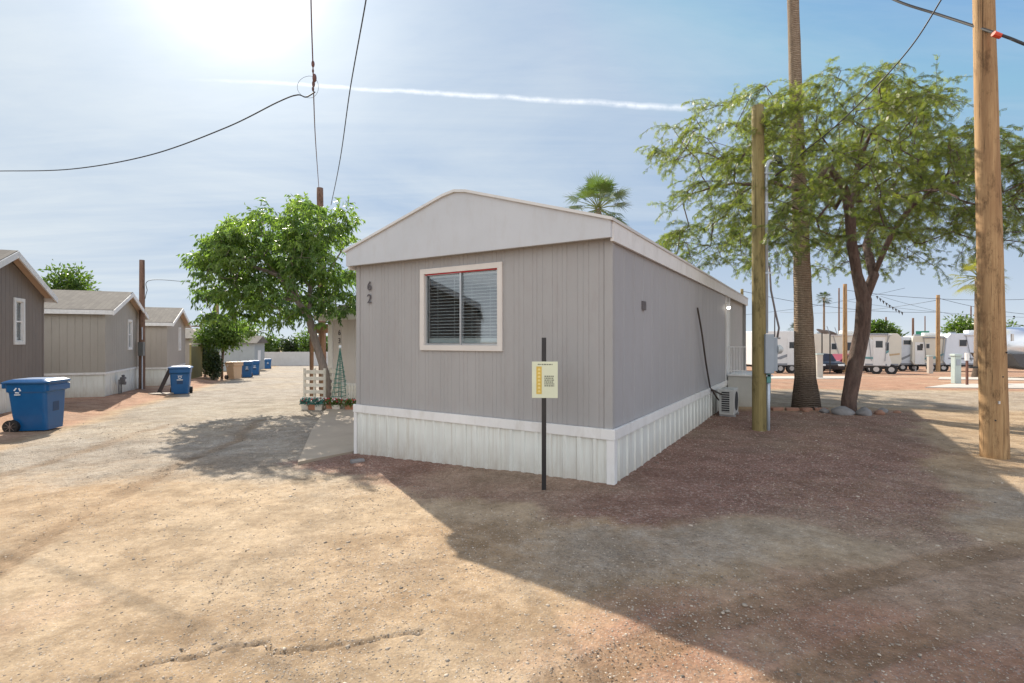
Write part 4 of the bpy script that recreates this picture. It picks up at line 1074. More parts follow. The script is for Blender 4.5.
# ================================================================== wires
wire_m=M('wire_black',(.035,.033,.033),.6,.1,4,bmp=0); wire_r=M('wire_copper',(.12,.05,.04),.5,.1,4,bmp=0)
def wire(label, pts, r, sag=0, mat=wire_m, group=None, name='overhead_wire', extra=None):
    mb=MB(); P=[]
    Q=[Vector(p) for p in pts]; Q=[Q[0]*2-Q[1]]+Q+[Q[-1]*2-Q[-2]]
    for k in range(1,len(Q)-2):
        p0,p1,p2,p3=Q[k-1:k+3]
        for i in range(16):
            t=i/16; c=.5*((2*p1)+(p2-p0)*t+(2*p0-5*p1+4*p2-p3)*t*t+(3*p1-p0-3*p2+p3)*t**3) if len(pts)>2 else p1.lerp(p2,t)
            P.append(c-Vector((0,0,4*sag*t*(1-t))))
    P.append(Vector(pts[-1])); mb.tube(P,r,6,True)
    if extra: extra(mb)
    o=mb.build(name,mat,smooth=True,fix=False); return tag(o,label,'wire',group)
def T(px,py,Y): return tp(px,py,Y)
def knots(mb):
    for px,py,Y,r in ((313,64,9.2,.045),(313,71,9.4,.03),(314.5,78,9.6,.06),(313.5,84,9.7,.045),(313,89,9.8,.035)):
        mb.ball(T(px,py,Y),r,8,6,(.7,.7,1.4))
wire('reddish overhead wire with a knotted splice dropping towards the pole in the lane tree',[T(310,-120,7.2),T(311,0,8.2),T(313,68,9.3),T(313.5,90,9.8),T(315.5,140,13),T(319,190,19.4)],.011,0,wire_r,extra=knots)
wire('black overhead wire slanting from top left of the home to the lane tree pole',[T(372,-40,8),T(366,0,8.4),T(350,90,11),T(340,160,14.5),T(331,205,19.4)],.012,.01)
wire('slack black wire sweeping from the left edge up to the splice',[T(-60,171,16),T(0,171,14.5),T(72,169,13),T(150,155,12),T(225,128,11),T(278,102,10.2),T(297,95,10),T(306,97,9.9),T(315,92,9.8)],.013,0)
mb=MB(); P=[]
for i in range(25):
    a=2*math.pi*i/24; P.append(T(309+8.5*math.cos(a)*(1 if math.cos(a)>0 else 1.5)+1, 87+11*math.sin(a), 9.8))
mb.tube(P,.0035,5,False); tag(mb.build('wire_loop',wire_m,smooth=True,fix=False),'thin loop of wire hanging at the knotted splice','wire')
wire('thick black cable crossing the top right corner past the thick wooden pole',[T(850,-24,9),T(895,0,8.2),T(940,15,7.6),T(998,34,6.85),T(1024,44,6.6),T(1100,75,6.2)],.020,0)
mb=MB(); c=T(997,35,6.82); mb.tube([(c[0]-.05,c[1],c[2]+.02),(c[0]+.05,c[1],c[2]-.02)],.035,8); tag(mb.build('cable_clamp',M('orange_red_clamp',(.65,.07,.03),.5,.1,4,bmp=0)),'small red clamp holding the cable on the thick wooden pole','clamp')
wire('service drop wire climbing from the meter post through the mesquite to the top edge',[T(789,167,9.2),T(806,150,8.9),T(830,131,8.5),T(868,95,8),T(910,48,7.4),T(941,0,6.9),T(975,-60,6.3)],.010,0)
wire('short black jumper at the weatherhead of the meter post',[T(775,176,9.2),T(780,172,9.15),T(789,167,9.2)],.02,0)
wire('low wire running from the dark brown lane pole to the right',[T(145,299,20.1),T(147,291,20),T(152,280,20),T(200,283,24),T(260,287,30)],.012,.0)
for i,(a,b_) in enumerate((((700,318,52),(905,288,52)),((880,296,55),(1060,330,45)),((780,312,60),(938,300,41)),((845,290,38),(1080,296,36)),((938,298,41),(1100,316,36)),((742,291,36),(938,312,41)),((742,291,36),(700,330,30)),((840,300,60),(1060,318,60)))):
    wire(('faint distant wire over the trailers, %s')%(['from the home end up to the tree','from the tree down to the right edge','sagging to the pole among the trailers','highest, from the yellow-brown pole to the right edge','from the pole among the trailers to the right edge','long sag between the two middle poles','dropping left behind the home','lowest, over the white trailers'][i]),[T(*a),T(*b_)],.016,.5)
# bunting
mb=MB(); P=[]
A_=Vector(T(877,296,30)); B_=Vector(T(902,312,30))
for i in range(9): s=i/8; P.append(A_.lerp(B_,s)-Vector((0,0,.25*s*(1-s))))
mb.tube(P,.01,4)
for i in range(9):
    q=P[i]; mb.prism([(q.x-.06,q.z),(q.x+.06,q.z),(q.x+.03,q.z-.20)],q.y-.01,q.y+.01)
tag(mb.build('bunting',wire_m,fix=False),'string of small dark pennants right of the mesquite trunk','bunting')

# ================================================================== refuse bins
def rrect(cx,cy,w,d,z,r=.06,n=4):
    out_=[]
    for qx,qy,a0 in ((1,1,0),(-1,1,90),(-1,-1,180),(1,-1,270)):
        for k in range(n+1):
            a=R(a0+90*k/n); out_.append((cx+qx*(w/2-r)+r*math.cos(a),cy+qy*(d/2-r)+r*math.sin(a),z))
    return out_
blue=M('blue_plastic',(.004,.095,.27),.33,.10,3,bmp=.05,dirt=(.02,.13,.30)); tanp=M('tan_plastic',(.56,.38,.24),.5,.06,3,bmp=.05,dirt=(.45,.31,.2))
emb=M('emblem_white',(.75,.78,.8),.5,.03,5,bmp=0)
hub_m=M('wheel_hub',(.20,.15,.13),.5,.1,5,bmp=0)
def bin_(mat,label,x,y,rz,group,lidm=None,emside='side'):
    t=empty('wheeled_bin',(x,y,g1(x,y)-.005),rz,label,'refuse bin',group)
    mb=MB(); secs=[rrect(0.04,0,.56,.54,.03),rrect(.02,0,.61,.60,.35),rrect(0.0,0,.66,.65,.80),rrect(0,0,.67,.66,.815),rrect(0,0,.73,.68,.83),rrect(0,0,.74,.70,1.00)]
    mb.loft(secs); mb.build('body',mat,t,smooth=False,bevel=0)
    mb=MB(); mb.box(.30,.40,-.33,.33,.84,.96); mb.box(-.47,-.37,-.28,.28,.99,1.03); mb.box(-.45,-.36,-.29,-.25,.90,1.03); mb.box(-.45,-.36,.25,.29,.90,1.03); mb.build('handle',mat,t,bevel=.012)
    mb=MB(); mb.box(.268,.33,-.10,.10,.40,.60); mb.build('grip_recess',M('deep_blue',(.008,.05,.14),.5,.1,4,bmp=0) if mat is blue else mat,t,bevel=.01)
    mb=MB(); mb.loft([rrect(0,0,.80,.76,1.0,.08),rrect(0,0,.82,.78,1.02,.08),rrect(0,0,.80,.76,1.045,.08),rrect(.02,0,.62,.6,1.085,.08)]); mb.build('lid',lidm or mat,t)
    for s in (-1,1):
        w=MB(); w.tube([(-.26,s*.27,.13),(-.26,s*.36,.13)],.135,20); wo_=w.build('wheel',rubber,t,bevel=0)
        h=MB(); 
        for q in range(8):
            a=q*math.pi/4; h.bar((-.26,s*.364,.13),(-.26+.10*math.cos(a),s*.364,.13+.10*math.sin(a)),.018,.006)
        h.tube([(-.26,s*.355,.13),(-.26,s*.37,.13)],.03,10); h.build('hub',hub_m,wo_)
    # emblem: three bent arrows and a bar
    e=MB()
    def star(cx,cz,f):
        for q in range(3):
            a=R(90+120*q); b2=R(90+120*(q+1)); r=.055
            p0=(cx+r*math.cos(a+.3),cz+r*math.sin(a+.3)); p1=(cx+r*math.cos(b2-.5),cz+r*math.sin(b2-.5))
            f(p0,p1)
    if emside=='side':
        yy=-.334
        star(-.14,.86,lambda p,q:e.bar((p[0],yy-.014,p[1]),(q[0],yy-.014,q[1]),.012,.022)); e.box(-.19,-.09,yy-.018,yy-.008,.765,.785)
    else:
        xx=-.0
        star(0,.66,lambda p,q:e.bar((.33,p[0],p[1]),(.33,q[0],q[1]),.012,.03)); e.box(.325,.335,-.10,.10,.55,.58); e.box(.325,.335,-.08,.08,.72,.73)
    e.build('emblem',emb,t)
    return t
lidlight=M('blue_lid',(.05,.20,.38),.3,.06,3,bmp=.05)
b1=bin_(blue,'large blue wheeled refuse bin at the left edge, nearest the camera',-9.95,10.45,R(12),'blue wheeled bins along the lane')
b2=bin_(blue,'blue wheeled bin with a board leaning on it, before the beige mobile home',-12.9,19.4,R(-62),'blue wheeled bins along the lane',emside='front')
b3=bin_(tanp,'tan wheeled refuse bin in the middle of the lane row',-17.3,31,R(-20),None)
far=[(-17.9,33.6,R(-60),'blue wheeled bin directly behind the tan bin'),(-19.3,37.3,R(-60),'second blue bin behind the tan bin'),(-28.1,54.5,R(-60),'left one of the two farthest blue bins'),(-26.3,53.6,R(-60),'right one of the two farthest blue bins')]
for x,y,rz,lb in far:
    c=copy_tree(b2); c.location=(x,y,g1(x,y)-.005); c.rotation_euler=(0,0,rz); c['label']=lb
# board and things at bin 2
bd=MB(); x,y=-13.45,19.45; z=g1(x,y); bd.bar((x-.12,y-.35,z),(x+.12,y+.0,z+1.0),.30,.03); tag(bd.build('leaning_board',M('dark_board',(.07,.055,.05),.7,.2,4)),'dark board leaning against the second blue bin','board')
bd=MB(); bd.box(-13.6,-12.9,18.6,19.0,g1(-13.2,18.8),g1(-13.2,18.8)+.07); tag(bd.build('plank',M('grey_plank',(.36,.31,.26),.8,.2,4),bevel=.01),'short pale plank on the dirt at the foot of the second blue bin','plank')

# ================================================================== far end of the lane
wallm=M('block_wall',(.55,.54,.53),.8,.06,.6,bmp=.2,dirt=(.42,.38,.33)); 
mb=MB()
def wall_box(p,q,h,th,zb):
    p=Vector(p);q=Vector(q); d=(q-p).normalized(); n=Vector((-d.y,d.x)); vs=[]
    for z in (zb,zb+h):
        for s,e in ((p,-1),(q,-1),(q,1),(p,1)): vs.append((s.x+n.x*th*e/2,s.y+n.y*th*e/2,z))
    return vs,[(0,3,2,1),(4,5,6,7),(0,1,5,4),(1,2,6,5),(2,3,7,6),(3,0,4,7)]
mb.add(*wall_box((-45,62),(-10,66),1.75+.3,.2,g1(-28,64)-.3)); tag(mb.build('block_wall',wallm),'pale block wall closing the far end of the lane','wall')
sh_=empty('far_house',(-24.3,47,g1(-24.3,47)),R(100),'small grey house at the far end of the lane left of the bins','house')
gsid=M('far_grey',(.34,.37,.38),.7,.08,2); mb=MB(); mb.box(0,3,0,4,0,2.6); mb.build('wall',gsid,sh_); mb=MB(); mb.prism([(-.3,2.6),(1.5,3.3),(3.3,2.6)],-.3,4.3); mb.build('roof',shingle_m,sh_); mb=MB(); mb.box(.9,1.7,-.03,-.001,.9,1.9); mb.build('window',white_trim,sh_)
lh=empty('mobile_home',(-21.5,33.5,g1(-21,33.5)),LR,'low olive and brown roofed home behind the olive fence','mobile home'); mb=MB(); mb.box(0,4,0,9,0,2.5); mb.build('wall',tan_sid,lh); mb=MB(); mb.prism([(-.3,2.5),(2,3.2),(4.3,2.5)],-.3,9.3); mb.build('roof',shingle_m,lh); mb=MB(); mb.box(1.0,1.6,-.03,-.001,1.1,1.9); mb.build('window',white_trim,lh)
of=empty('fence',(-18.3,28.4,g1(-18,28.4)),LR+R(-8),'olive board fence beyond the beige mobile home','fence'); ol=M('olive_board',(.22,.20,.09),.8,.15,3,(3,3,.5))
mb=MB(); 
for i in range(9): mb.box(.0+i*.2,.19+i*.2,0,.02,0,1.85)
mb.build('boards',ol,of); mb=MB(); mb.box(-.08,.0,-.03,.06,0,2.0); mb.build('post',ol,of); mb=MB(); mb.box(1.8,1.88,-.03,.06,0,2.0); mb.build('post',ol,of); mb=MB(); mb.box(-.1,1.9,-.05,.08,1.95,2.03); mb.build('cap_rail',M('pale_cap',(.5,.45,.35),.7,.1,3),of)

# ================================================================== neighbour's yard decorations
pal_m=M('pallet_white',(.62,.58,.50),.8,.12,4,dirt=(.35,.28,.2))
def picket(name,x,y,rz,w,label,cat,rows,teal=False):
    t=empty(name,(x,y,g1(x,y)),rz,label,cat); mb=MB()
    for i in range(rows): mb.box(0,w,-.012,.012,.06+i*.19,.16+i*.19)
    mb.build('slats',pal_m,t); 
    for k in range(3):
        mb=MB(); mb.box(w*k/2-.03,w*k/2+.03,.0125,.06,0,rows*.19+.02); mb.build('upright',pal_m,t)
    return t
x,y=tp(304,0,14.3)[:2]; picket('pallet_fence',x,y,R(-5),.60,'low white pallet fence left of the lane tree trunk','fence',6)
x,y=tp(329.5,0,14.6)[:2]; picket('pallet_fence',x,y,R(-20),.34,'narrow white pallet piece right of the lane tree trunk','fence',6)
x,y=tp(346,0,14.2)[:2]; pk=empty('picket_fence',(x,y,g1(x,y)),HR,'tiny white picket fence beside the teal wire tree','fence')
mb=MB(); 
for i in range(8): mb.prism([(i*.11,0),(i*.11+.07,0),(i*.11+.07,.66),(i*.11+.035,.73),(i*.11,.66)],0,.015)
mb.build('pickets',pal_m,pk); mb=MB(); mb.box(-.02,.9,.016,.035,.12,.17); mb.box(-.02,.9,.016,.035,.52,.57); mb.build('rails',pal_m,pk)
# teal cone tree of wire
x,y=tp(340,0,14.3)[:2]; ct=empty('wire_cone_tree',(x,y,g1(x,y)),0,'teal wire cone decoration standing before the pale home','decoration'); teal=M('teal_wire',(.05,.19,.155),.5,.2,5,bmp=0)
mb=MB(); P=[]; 
for i in range(240): s=i/239; a=s*12*2*math.pi; r=.27*(1-s)+.01; P.append((r*math.cos(a),r*math.sin(a),.15+1.55*s))
mb.tube(P,.009,4); mb.build('coil',teal,ct,fix=False); mb=MB()
for k in range(6): a=k*math.pi/3; mb.tube([(.28*math.cos(a),.28*math.sin(a),0),(0,0,1.75)],.009,4)
mb.build('ribs',teal,ct); mb=MB(); mb.ball((0,0,1.78),.05); mb.build('finial',emb,ct)
fl_r=M('flower_red',(.50,.05,.07),.6,.3,5,bmp=0); fl_w=M('flower_white',(.7,.68,.66),.6,.1,5,bmp=0); pot=M('terracotta',(.35,.16,.09),.8,.15,4)
for i,(px,Yf,lb) in enumerate(((306,14.1,'low planter of red and white flowers at the left end of the pallet fence'),(313,14.0,'planter of red and white flowers at the middle of the pallet fence'),(319,14.0,'planter of flowers touching the lane tree trunk'),(331,14.0,'planter of flowers right of the lane tree trunk'),(337,13.9,'planter of flowers left of the teal wire tree'),(350,13.8,'planter of flowers before the tiny picket fence'))):
    x=(px-512)/F*Yf; t=empty('flower_planter',(x,Yf,g1(x,Yf)),0,lb,'planter','flower planters in the yard of the pale home')
    mb=MB(); mb.loft([rrect(0,0,.20,.16,0,.03),rrect(0,0,.26,.2,.16,.03)]); mb.build('pot',pot if i%2 else pal_m,t)
    random.seed(i+50); a=MB();b_=MB()
    for k in range(22): (a if random.random()<.5 else b_).ball((random.uniform(-.13,.13),random.uniform(-.1,.1),.18+random.uniform(0,.16)),.024,5,4)
    a.build('red_flowers',fl_r,t); b_.build('white_flowers',fl_w,t)
    n=260; P=np.random.uniform(-1,1,(n,3))*np.array([.15,.12,.08])+np.array([0,0,.22]); V,Fc,T_=leaves(P,np.random.normal(size=(n,3)),np.full(n,.07),np.full(n,.03),np.random.rand(n)); leafmesh('foliage',V,Fc,T_,teal if i<3 else grn,t)

# ================================================================== stones round the mesquite, bricks round the palm
st_m=M('river_stone', (.21,.20,.20),.8,.25,5,bmp=.4,bscale=25); st_r=M('red_stone',(.30,.16,.11),.85,.25,5,bmp=.4)
ringpos=[(-.62,-.10,.20,0,'grey stone at the left of the mesquite trunk, next to the red ones'),(-.38,-.38,.23,0,'large pale grey boulder in front left of the mesquite trunk'),(.02,-.50,.20,0,'round grey boulder directly in front of the mesquite trunk'),(.42,-.42,.22,1,'flat reddish stone in front right of the mesquite trunk'),(.72,-.12,.22,0,'broad grey stone at the right of the mesquite trunk'),(.60,.30,.18,0,'grey stone behind right of the mesquite trunk'),(-.55,.3,.18,0,'grey stone behind left of the mesquite trunk'),(-.98,.0,.18,1,'first reddish stone between mesquite and palm'),(-1.22,.25,.16,1,'second reddish stone between mesquite and palm'),(-1.5,.42,.14,1,'reddish stone touching the palm foot'),(.98,-.22,.16,1,'outermost reddish stone right of the mesquite')]
for i,(dx_,dy_,r,k,lb) in enumerate(ringpos):
    r*=(.5,.82,.76,.5,.5)[i] if i<5 else .45
    random.seed(i+5); x=b0[0]+dx_; y=Yb+dy_; bm=bmesh.new(); bmesh.ops.create_icosphere(bm,subdivisions=3,radius=r)
    for v_ in bm.verts:
        n_=v_.co.normalized(); q=1+.22*(vnoise(np.array(n_.x*1.7+i*3),np.array(n_.y*1.7+n_.z*2),i)-.5)*2; v_.co=Vector((v_.co.x*q*1.1,v_.co.y*q*.9,v_.co.z*q*.66))
    me=bpy.data.meshes.new('boulder'); bm.to_mesh(me); bm.free(); me.polygons.foreach_set('use_smooth',[True]*len(me.polygons)); me.materials.append(st_r if k else st_m)
    o=bpy.data.objects.new('boulder',me); COL.objects.link(o); o.location=(x,y,g1(x,y)+r*.28); o.rotation_euler=(0,0,random.uniform(0,3)); tag(o,lb,'boulder','stones ringing the mesquite')
for i,(dx_,dy_,lb) in enumerate(((-1.25,-.32,'leftmost'),(-.95,-.42,'second from the left'),(-.62,-.48,'third from the left'),(-.30,-.50,'fourth from the left'),(.05,-.50,'rightmost'))):
    mb=MB(); mb.box(-.14,.14,-.06,.06,-.02,.07); o=mb.build('edging_brick',st_r,bevel=.015); o.location=(7.27+dx_,12.3+dy_,g1(7.3,12)); o.rotation_euler=(0,0,random.uniform(-.3,.3)); tag(o,'reddish edging brick before the big palm trunk, %s of the five'%lb,'brick','edging bricks before the palm')
mb=MB(); mb.box(-.1,.1,-.06,.06,-.02,.06); o=mb.build('loose_brick',st_m,bevel=.02); o.location=(-2.28,7.35,g1(-2.28,7.35)); o.rotation_euler=(0,0,.5); tag(o,'grey stone block lying by the left corner of the white skirting','stone')

# ================================================================== far right: concrete strips, pedestals, trailers
def strip(name,pts,mat):
    vs=[(x,y,g1(x,y)+.03) for x,y in pts]; vs2=[(x,y,z-.12) for x,y,z in vs]; n=len(vs)
    o=MB().add(vs+vs2,[tuple(range(n))]+[(i,(i+1)%n,n+(i+1)%n,n+i) for i in range(n)]).build(name,mat); return tag(o,kind='structure')
pave=M('pale_concrete',(.47,.43,.38),.9,.08,1,bmp=.1)
def gpt(px,py,zt=0):
    Y=20.0
    for _ in range(30):
        x=(px-512)/F*Y; Y=(CAMZ-g1(x,Y))*F/(py-340)
    return ((px-512)/F*Y,Y)
strip('concrete_path',[gpt(925,388),gpt(1060,389),gpt(1060,384),gpt(950,384.5)],pave)
strip('concrete_path',[gpt(938,379.5),gpt(1060,381),gpt(1060,378),gpt(940,377.5)],pave)
strip('concrete_path',[gpt(755,379),gpt(855,379),gpt(855,376.6),gpt(755,376.6)],pave)
ped=M('pedestal_green',(.42,.50,.48),.5,.06,4,bmp=.05)
x,y=gpt(956,383.5); t=empty('utility_pedestal',(x,y,g1(x,y)),0,'grey-green utility pedestal standing in the gravel left of the thick pole','utility pedestal')
mb=MB(); mb.box(-.13,.13,-.1,.1,0,1.12); mb.build('cabinet',ped,t,bevel=.015); mb=MB(); mb.box(-.16,.16,-.13,.13,1.121,1.22); mb.build('cap',ped,t,bevel=.02); mb=MB(); mb.box(-.08,.08,-.115,-.101,.75,1.0); mb.build('door',boxg,t)
x,y=gpt(967,385.5); t=empty('marker_post',(x,y,g1(x,y)),0,'thin rusty marker post with a pale top right of the utility pedestal','post')
mb=MB(); mb.box(-.03,.03,-.03,.03,0,.95); mb.build('post',M('rusty',(.12,.05,.035),.8,.2,5),t); mb=MB(); mb.box(-.06,.06,-.04,.04,.96,1.25); mb.build('plate',white_trim,t)
for px,lb in ((930,'pale utility pedestal in front of the boxy white trailer'),(800+19,'pale utility pedestal just right of the big palm trunk')):
    x,y=gpt(px,373.5 if px>900 else 378); t=empty('utility_pedestal',(x,y,g1(x,y)),0,lb,'utility pedestal'); mb=MB(); mb.box(-.15,.15,-.1,.1,0,1.2); mb.build('cabinet',pave,t,bevel=.02); mb=MB(); mb.box(-.17,.17,-.12,.12,1.201,1.27); mb.build('cap',ped,t)

rvw=M('rv_white',(.66,.67,.67),.4,.05,1.5,bmp=.03,dirt=(.5,.47,.42)); rvc=M('rv_cream',(.60,.57,.49),.4,.05,1.5,bmp=.03); rvb=M('rv_bluewhite',(.60,.65,.72),.4,.05,1.5,bmp=.03)
rvgl=M('rv_glass',(.03,.04,.05),.12,.1,3,bmp=0); rvst=M('rv_stripe_grey',(.22,.24,.27),.4,.1,3,bmp=0); rvst2=M('rv_stripe_teal',(.12,.30,.32),.4,.1,3,bmp=0); rvst3=M('rv_stripe_tan',(.45,.33,.2),.4,.1,3,bmp=0)
chass=M('chassis',(.03,.03,.03),.7,.1,4,bmp=0); wheelc=M('wheel_silver',(.5,.5,.5),.35,.1,4,metal=.6,bmp=0)
def rv(px0,px1,Y,label,mat,H=3.1,W_=2.5,rz=0,stripe=rvst,kind='travel',roofac=True,wins=None,door=.62,seed=0,slant=.5,cat='travel trailer',dish=False):
    random.seed(seed); L=(px1-px0)/F*Y; x=(px0-512)/F*Y; t=empty('travel_trailer' if kind!='fifth' else 'fifth_wheel_trailer',(x,Y,g1(x+L/2,Y)),rz,label,cat)
    fl=.55; tp_=H
    if kind=='fifth': prof_=[(0,1.55),(0,tp_-.35),(.25,tp_),(L-.1,tp_),(L,tp_-.1),(L,fl),(2.4,fl),(2.25,1.5)]
    elif kind=='box': prof_=[(0,fl),(0,tp_-.05),(.05,tp_),(L-.05,tp_),(L,tp_-.05),(L,fl)]
    elif kind=='slanted': prof_=[(0,fl),(0,tp_-.1),(.1,tp_),(L-1.6,tp_),(L-.15,fl+.9),(L,fl+.2),(L-.1,fl)]
    else: prof_=[(.15,fl),(0,fl+.3),(slant*.4,tp_-.4),(slant,tp_),(L-.3,tp_),(L,tp_-.3),(L,fl+.3),(L-.2,fl)]
    mb=MB(); mb.prism(prof_,0,W_); mb.build('body',mat,t,bevel=.05)
    mb=MB(); mb.box(.1,L-.1,.1,W_-.1,fl-.14,fl-.001); mb.box(-1.1,.1,W_/2-.05,W_/2+.05,fl-.13,fl-.02); mb.build('chassis',chass,t)
    mb=MB(); x_a=2.6 if kind=='fifth' else .3
    mb.prism([(x_a,fl+.5),(L*.55,fl+.45),(L-.15,fl+.95),(L-.15,fl+1.1),(L*.5,fl+.62),(x_a,fl+.62)],-.012,-.001); mb.build('stripe',stripe,t)
    mb=MB(); mb.box(x_a+.1,L-.25,-.010,-.001,fl+.02,fl+.16); mb.build('lower_band',rvst,t)
    for (a,b_,z0,z1) in (wins or ((.12,.24,1.75,2.35),(.38,.5,1.75,2.35),(.78,.92,1.75,2.3))):
        mb=MB(); mb.box(L*a,L*b_,-.02,-.001,z0,z1); f=mb.build('window',alum,t); mb=MB(); mb.box(L*a+.04,L*b_-.04,-.026,-.0205,z0+.04,z1-.04); mb.build('pane',rvgl,f)
    mb=MB(); mb.box(L*door,L*door+.68,-.024,-.001,fl+.05,2.5); d=mb.build('door',rvw,t,bevel=.02); mb=MB(); mb.box(L*door+.15,L*door+.53,-.03,-.0245,1.8,2.25); mb.build('pane',rvgl,d)
    for k,wx in enumerate((L*.55,L*.55+.82)):
        mb=MB(); mb.tube([(wx,.02,.34),(wx,.26,.34)],.34,16); w_=mb.build('wheel',rubber,t); mb=MB(); mb.tube([(wx,.0,.34),(wx,.03,.34)],.17,12); mb.build('rim',wheelc,w_)
    if roofac:
        mb=MB(); mb.box(L*.45,L*.45+.9,W_/2-.4,W_/2+.4,tp_+.001,tp_+.28); mb.build('roof_air_unit',rvw,t,bevel=.08)
        mb=MB(); mb.box(L*.2,L*.2+.4,W_/2-.2,W_/2+.2,tp_+.001,tp_+.14); mb.build('roof_vent',rvst,t,bevel=.03)
    if kind!='box':
        mb=MB(); mb.tube([(L*.3,-.05,tp_-.15),(L*.9,-.05,tp_-.15)],.05,8); mb.build('awning_roll',rvst if seed%2 else rvw,t)
        mb=MB(); mb.bar((L*.32,-.05,tp_-.15),(L*.40,-.05,.9),.03); mb.bar((L*.88,-.05,tp_-.15),(L*.80,-.05,.9),.03); mb.build('awning_arm',rvst,t)
    for k in (.12,.9):
        mb=MB(); mb.bar((L*k,.15,0),(L*k,.15,fl-.14),.06); mb.bar((L*k-.12,.15,.02),(L*k+.12,.15,.02),.1,.04); mb.build('jack',alum,t)
    return t
rv(757,800,36,'plain white boxy trailer showing between the meter post and the big palm trunk',rvw,H=3.05,kind='box',wins=((.45,.55,2.45,2.6),),roofac=False,door=2.5 if False else .70,seed=1)
rv(802,888,45,'long cream and white trailer behind the yellow-brown pole',rvc,H=3.35,kind='travel',rz=R(-14),seed=2,stripe=rvst3,wins=((.30,.36,1.9,2.5),(.44,.52,1.8,2.6),(.60,.66,1.8,2.6),(.83,.88,1.8,2.6)),door=.72)
rv(858,885,34,'white slant-nosed trailer right of the mesquite trunk',rvw,H=2.85,kind='slanted',rz=R(-30),seed=3,stripe=rvst2,wins=((.12,.3,1.7,2.3),),door=.45,roofac=False)
rv(887,911,44,'pale blue-white trailer with a dark roofline window, left of the boxy cream one',rvb,H=3.0,kind='box',rz=R(-20),seed=4,wins=((.55,.85,2.3,2.75),(.1,.42,2.35,2.5)),door=.12,roofac=False)
rv(912,941,43,'boxy cream-green trailer with two small square windows behind the pedestal',rvc,H=3.05,kind='travel',rz=R(-22),seed=5,stripe=rvst2,wins=((.20,.32,1.95,2.4),(.38,.5,1.95,2.4)),door=.08,slant=.1)
rv(944,1000,42,'white trailer left of the thick wooden pole',rvb,H=3.2,kind='travel',rz=R(-16),seed=6,wins=((.22,.34,2.1,2.7),(.6,.7,1.8,2.4)),door=.8)
rv(700,752,44,'white trailer showing as a sliver beyond the porch railing',rvw,H=3.0,kind='travel',seed=7)
rv(1030,1100,46,'white trailer beyond the silver one past the right edge',rvw,H=3.2,kind='travel',seed=8)
# silver rounded trailer
silver=M('silver_skin',(.72,.75,.78),.28,.04,2,metal=.55,bmp=.03); x=(1008-512)/F*25; t=empty('silver_trailer',(x,25,g1(x+2,25)),R(-4),'rounded silver trailer with a dark lower half at the right edge','travel trailer')
L=6.5; secs=[]
for i in range(13):
    s=i/12; a=s*math.pi/2; xx=1.3*(1-math.cos(a)) if i<12 else 1.3; k=math.sin(a) if i else .02
    secs.append([(1.3*(1-math.sin(math.pi/2*(1-s))) if False else 1.3*(1-math.cos(a)), 1.2+ .0+1.2*max(.3,k)*math.cos(q), 1.62+1.02*max(.06,k)*math.sin(q)) for q in [2*math.pi*j/24 for j in range(24)]])
secs.append([(L-1,1.2+1.2*math.cos(q),1.62+1.02*math.sin(q)) for q in [2*math.pi*j/24 for j in range(24)]]); secs.append([(L,1.2+.7*math.cos(q),1.62+.6*math.sin(q)) for q in [2*math.pi*j/24 for j in range(24)]])
MB().loft(secs).build('body',silver,t,smooth=True)
mb=MB(); mb.prism([(.12,1.25),(.55,.62),(1.0,.45),(L-.4,.45),(L-.1,1.25)],-.03,2.43); mb.build('lower_body',M('dark_grey_paint',(.06,.06,.065),.5,.1,3,bmp=0),t,bevel=.03)
mb=MB(); mb.box(2.2,3.2,-.02,.12,1.7,2.2); mb.build('window',rvgl,t); mb=MB(); mb.tube([(3.4,-.04,.36),(3.4,.25,.36)],.36,16); mb.build('wheel',rubber,t); mb=MB(); mb.bar((-.9,1.2,.5),(.6,1.2,.5),.1); mb.build('hitch',chass,t); mb=MB(); mb.tube([(.1,1.2,-.02),(.1,1.2,.5)],.04,8); mb.build('jack',alum,t)
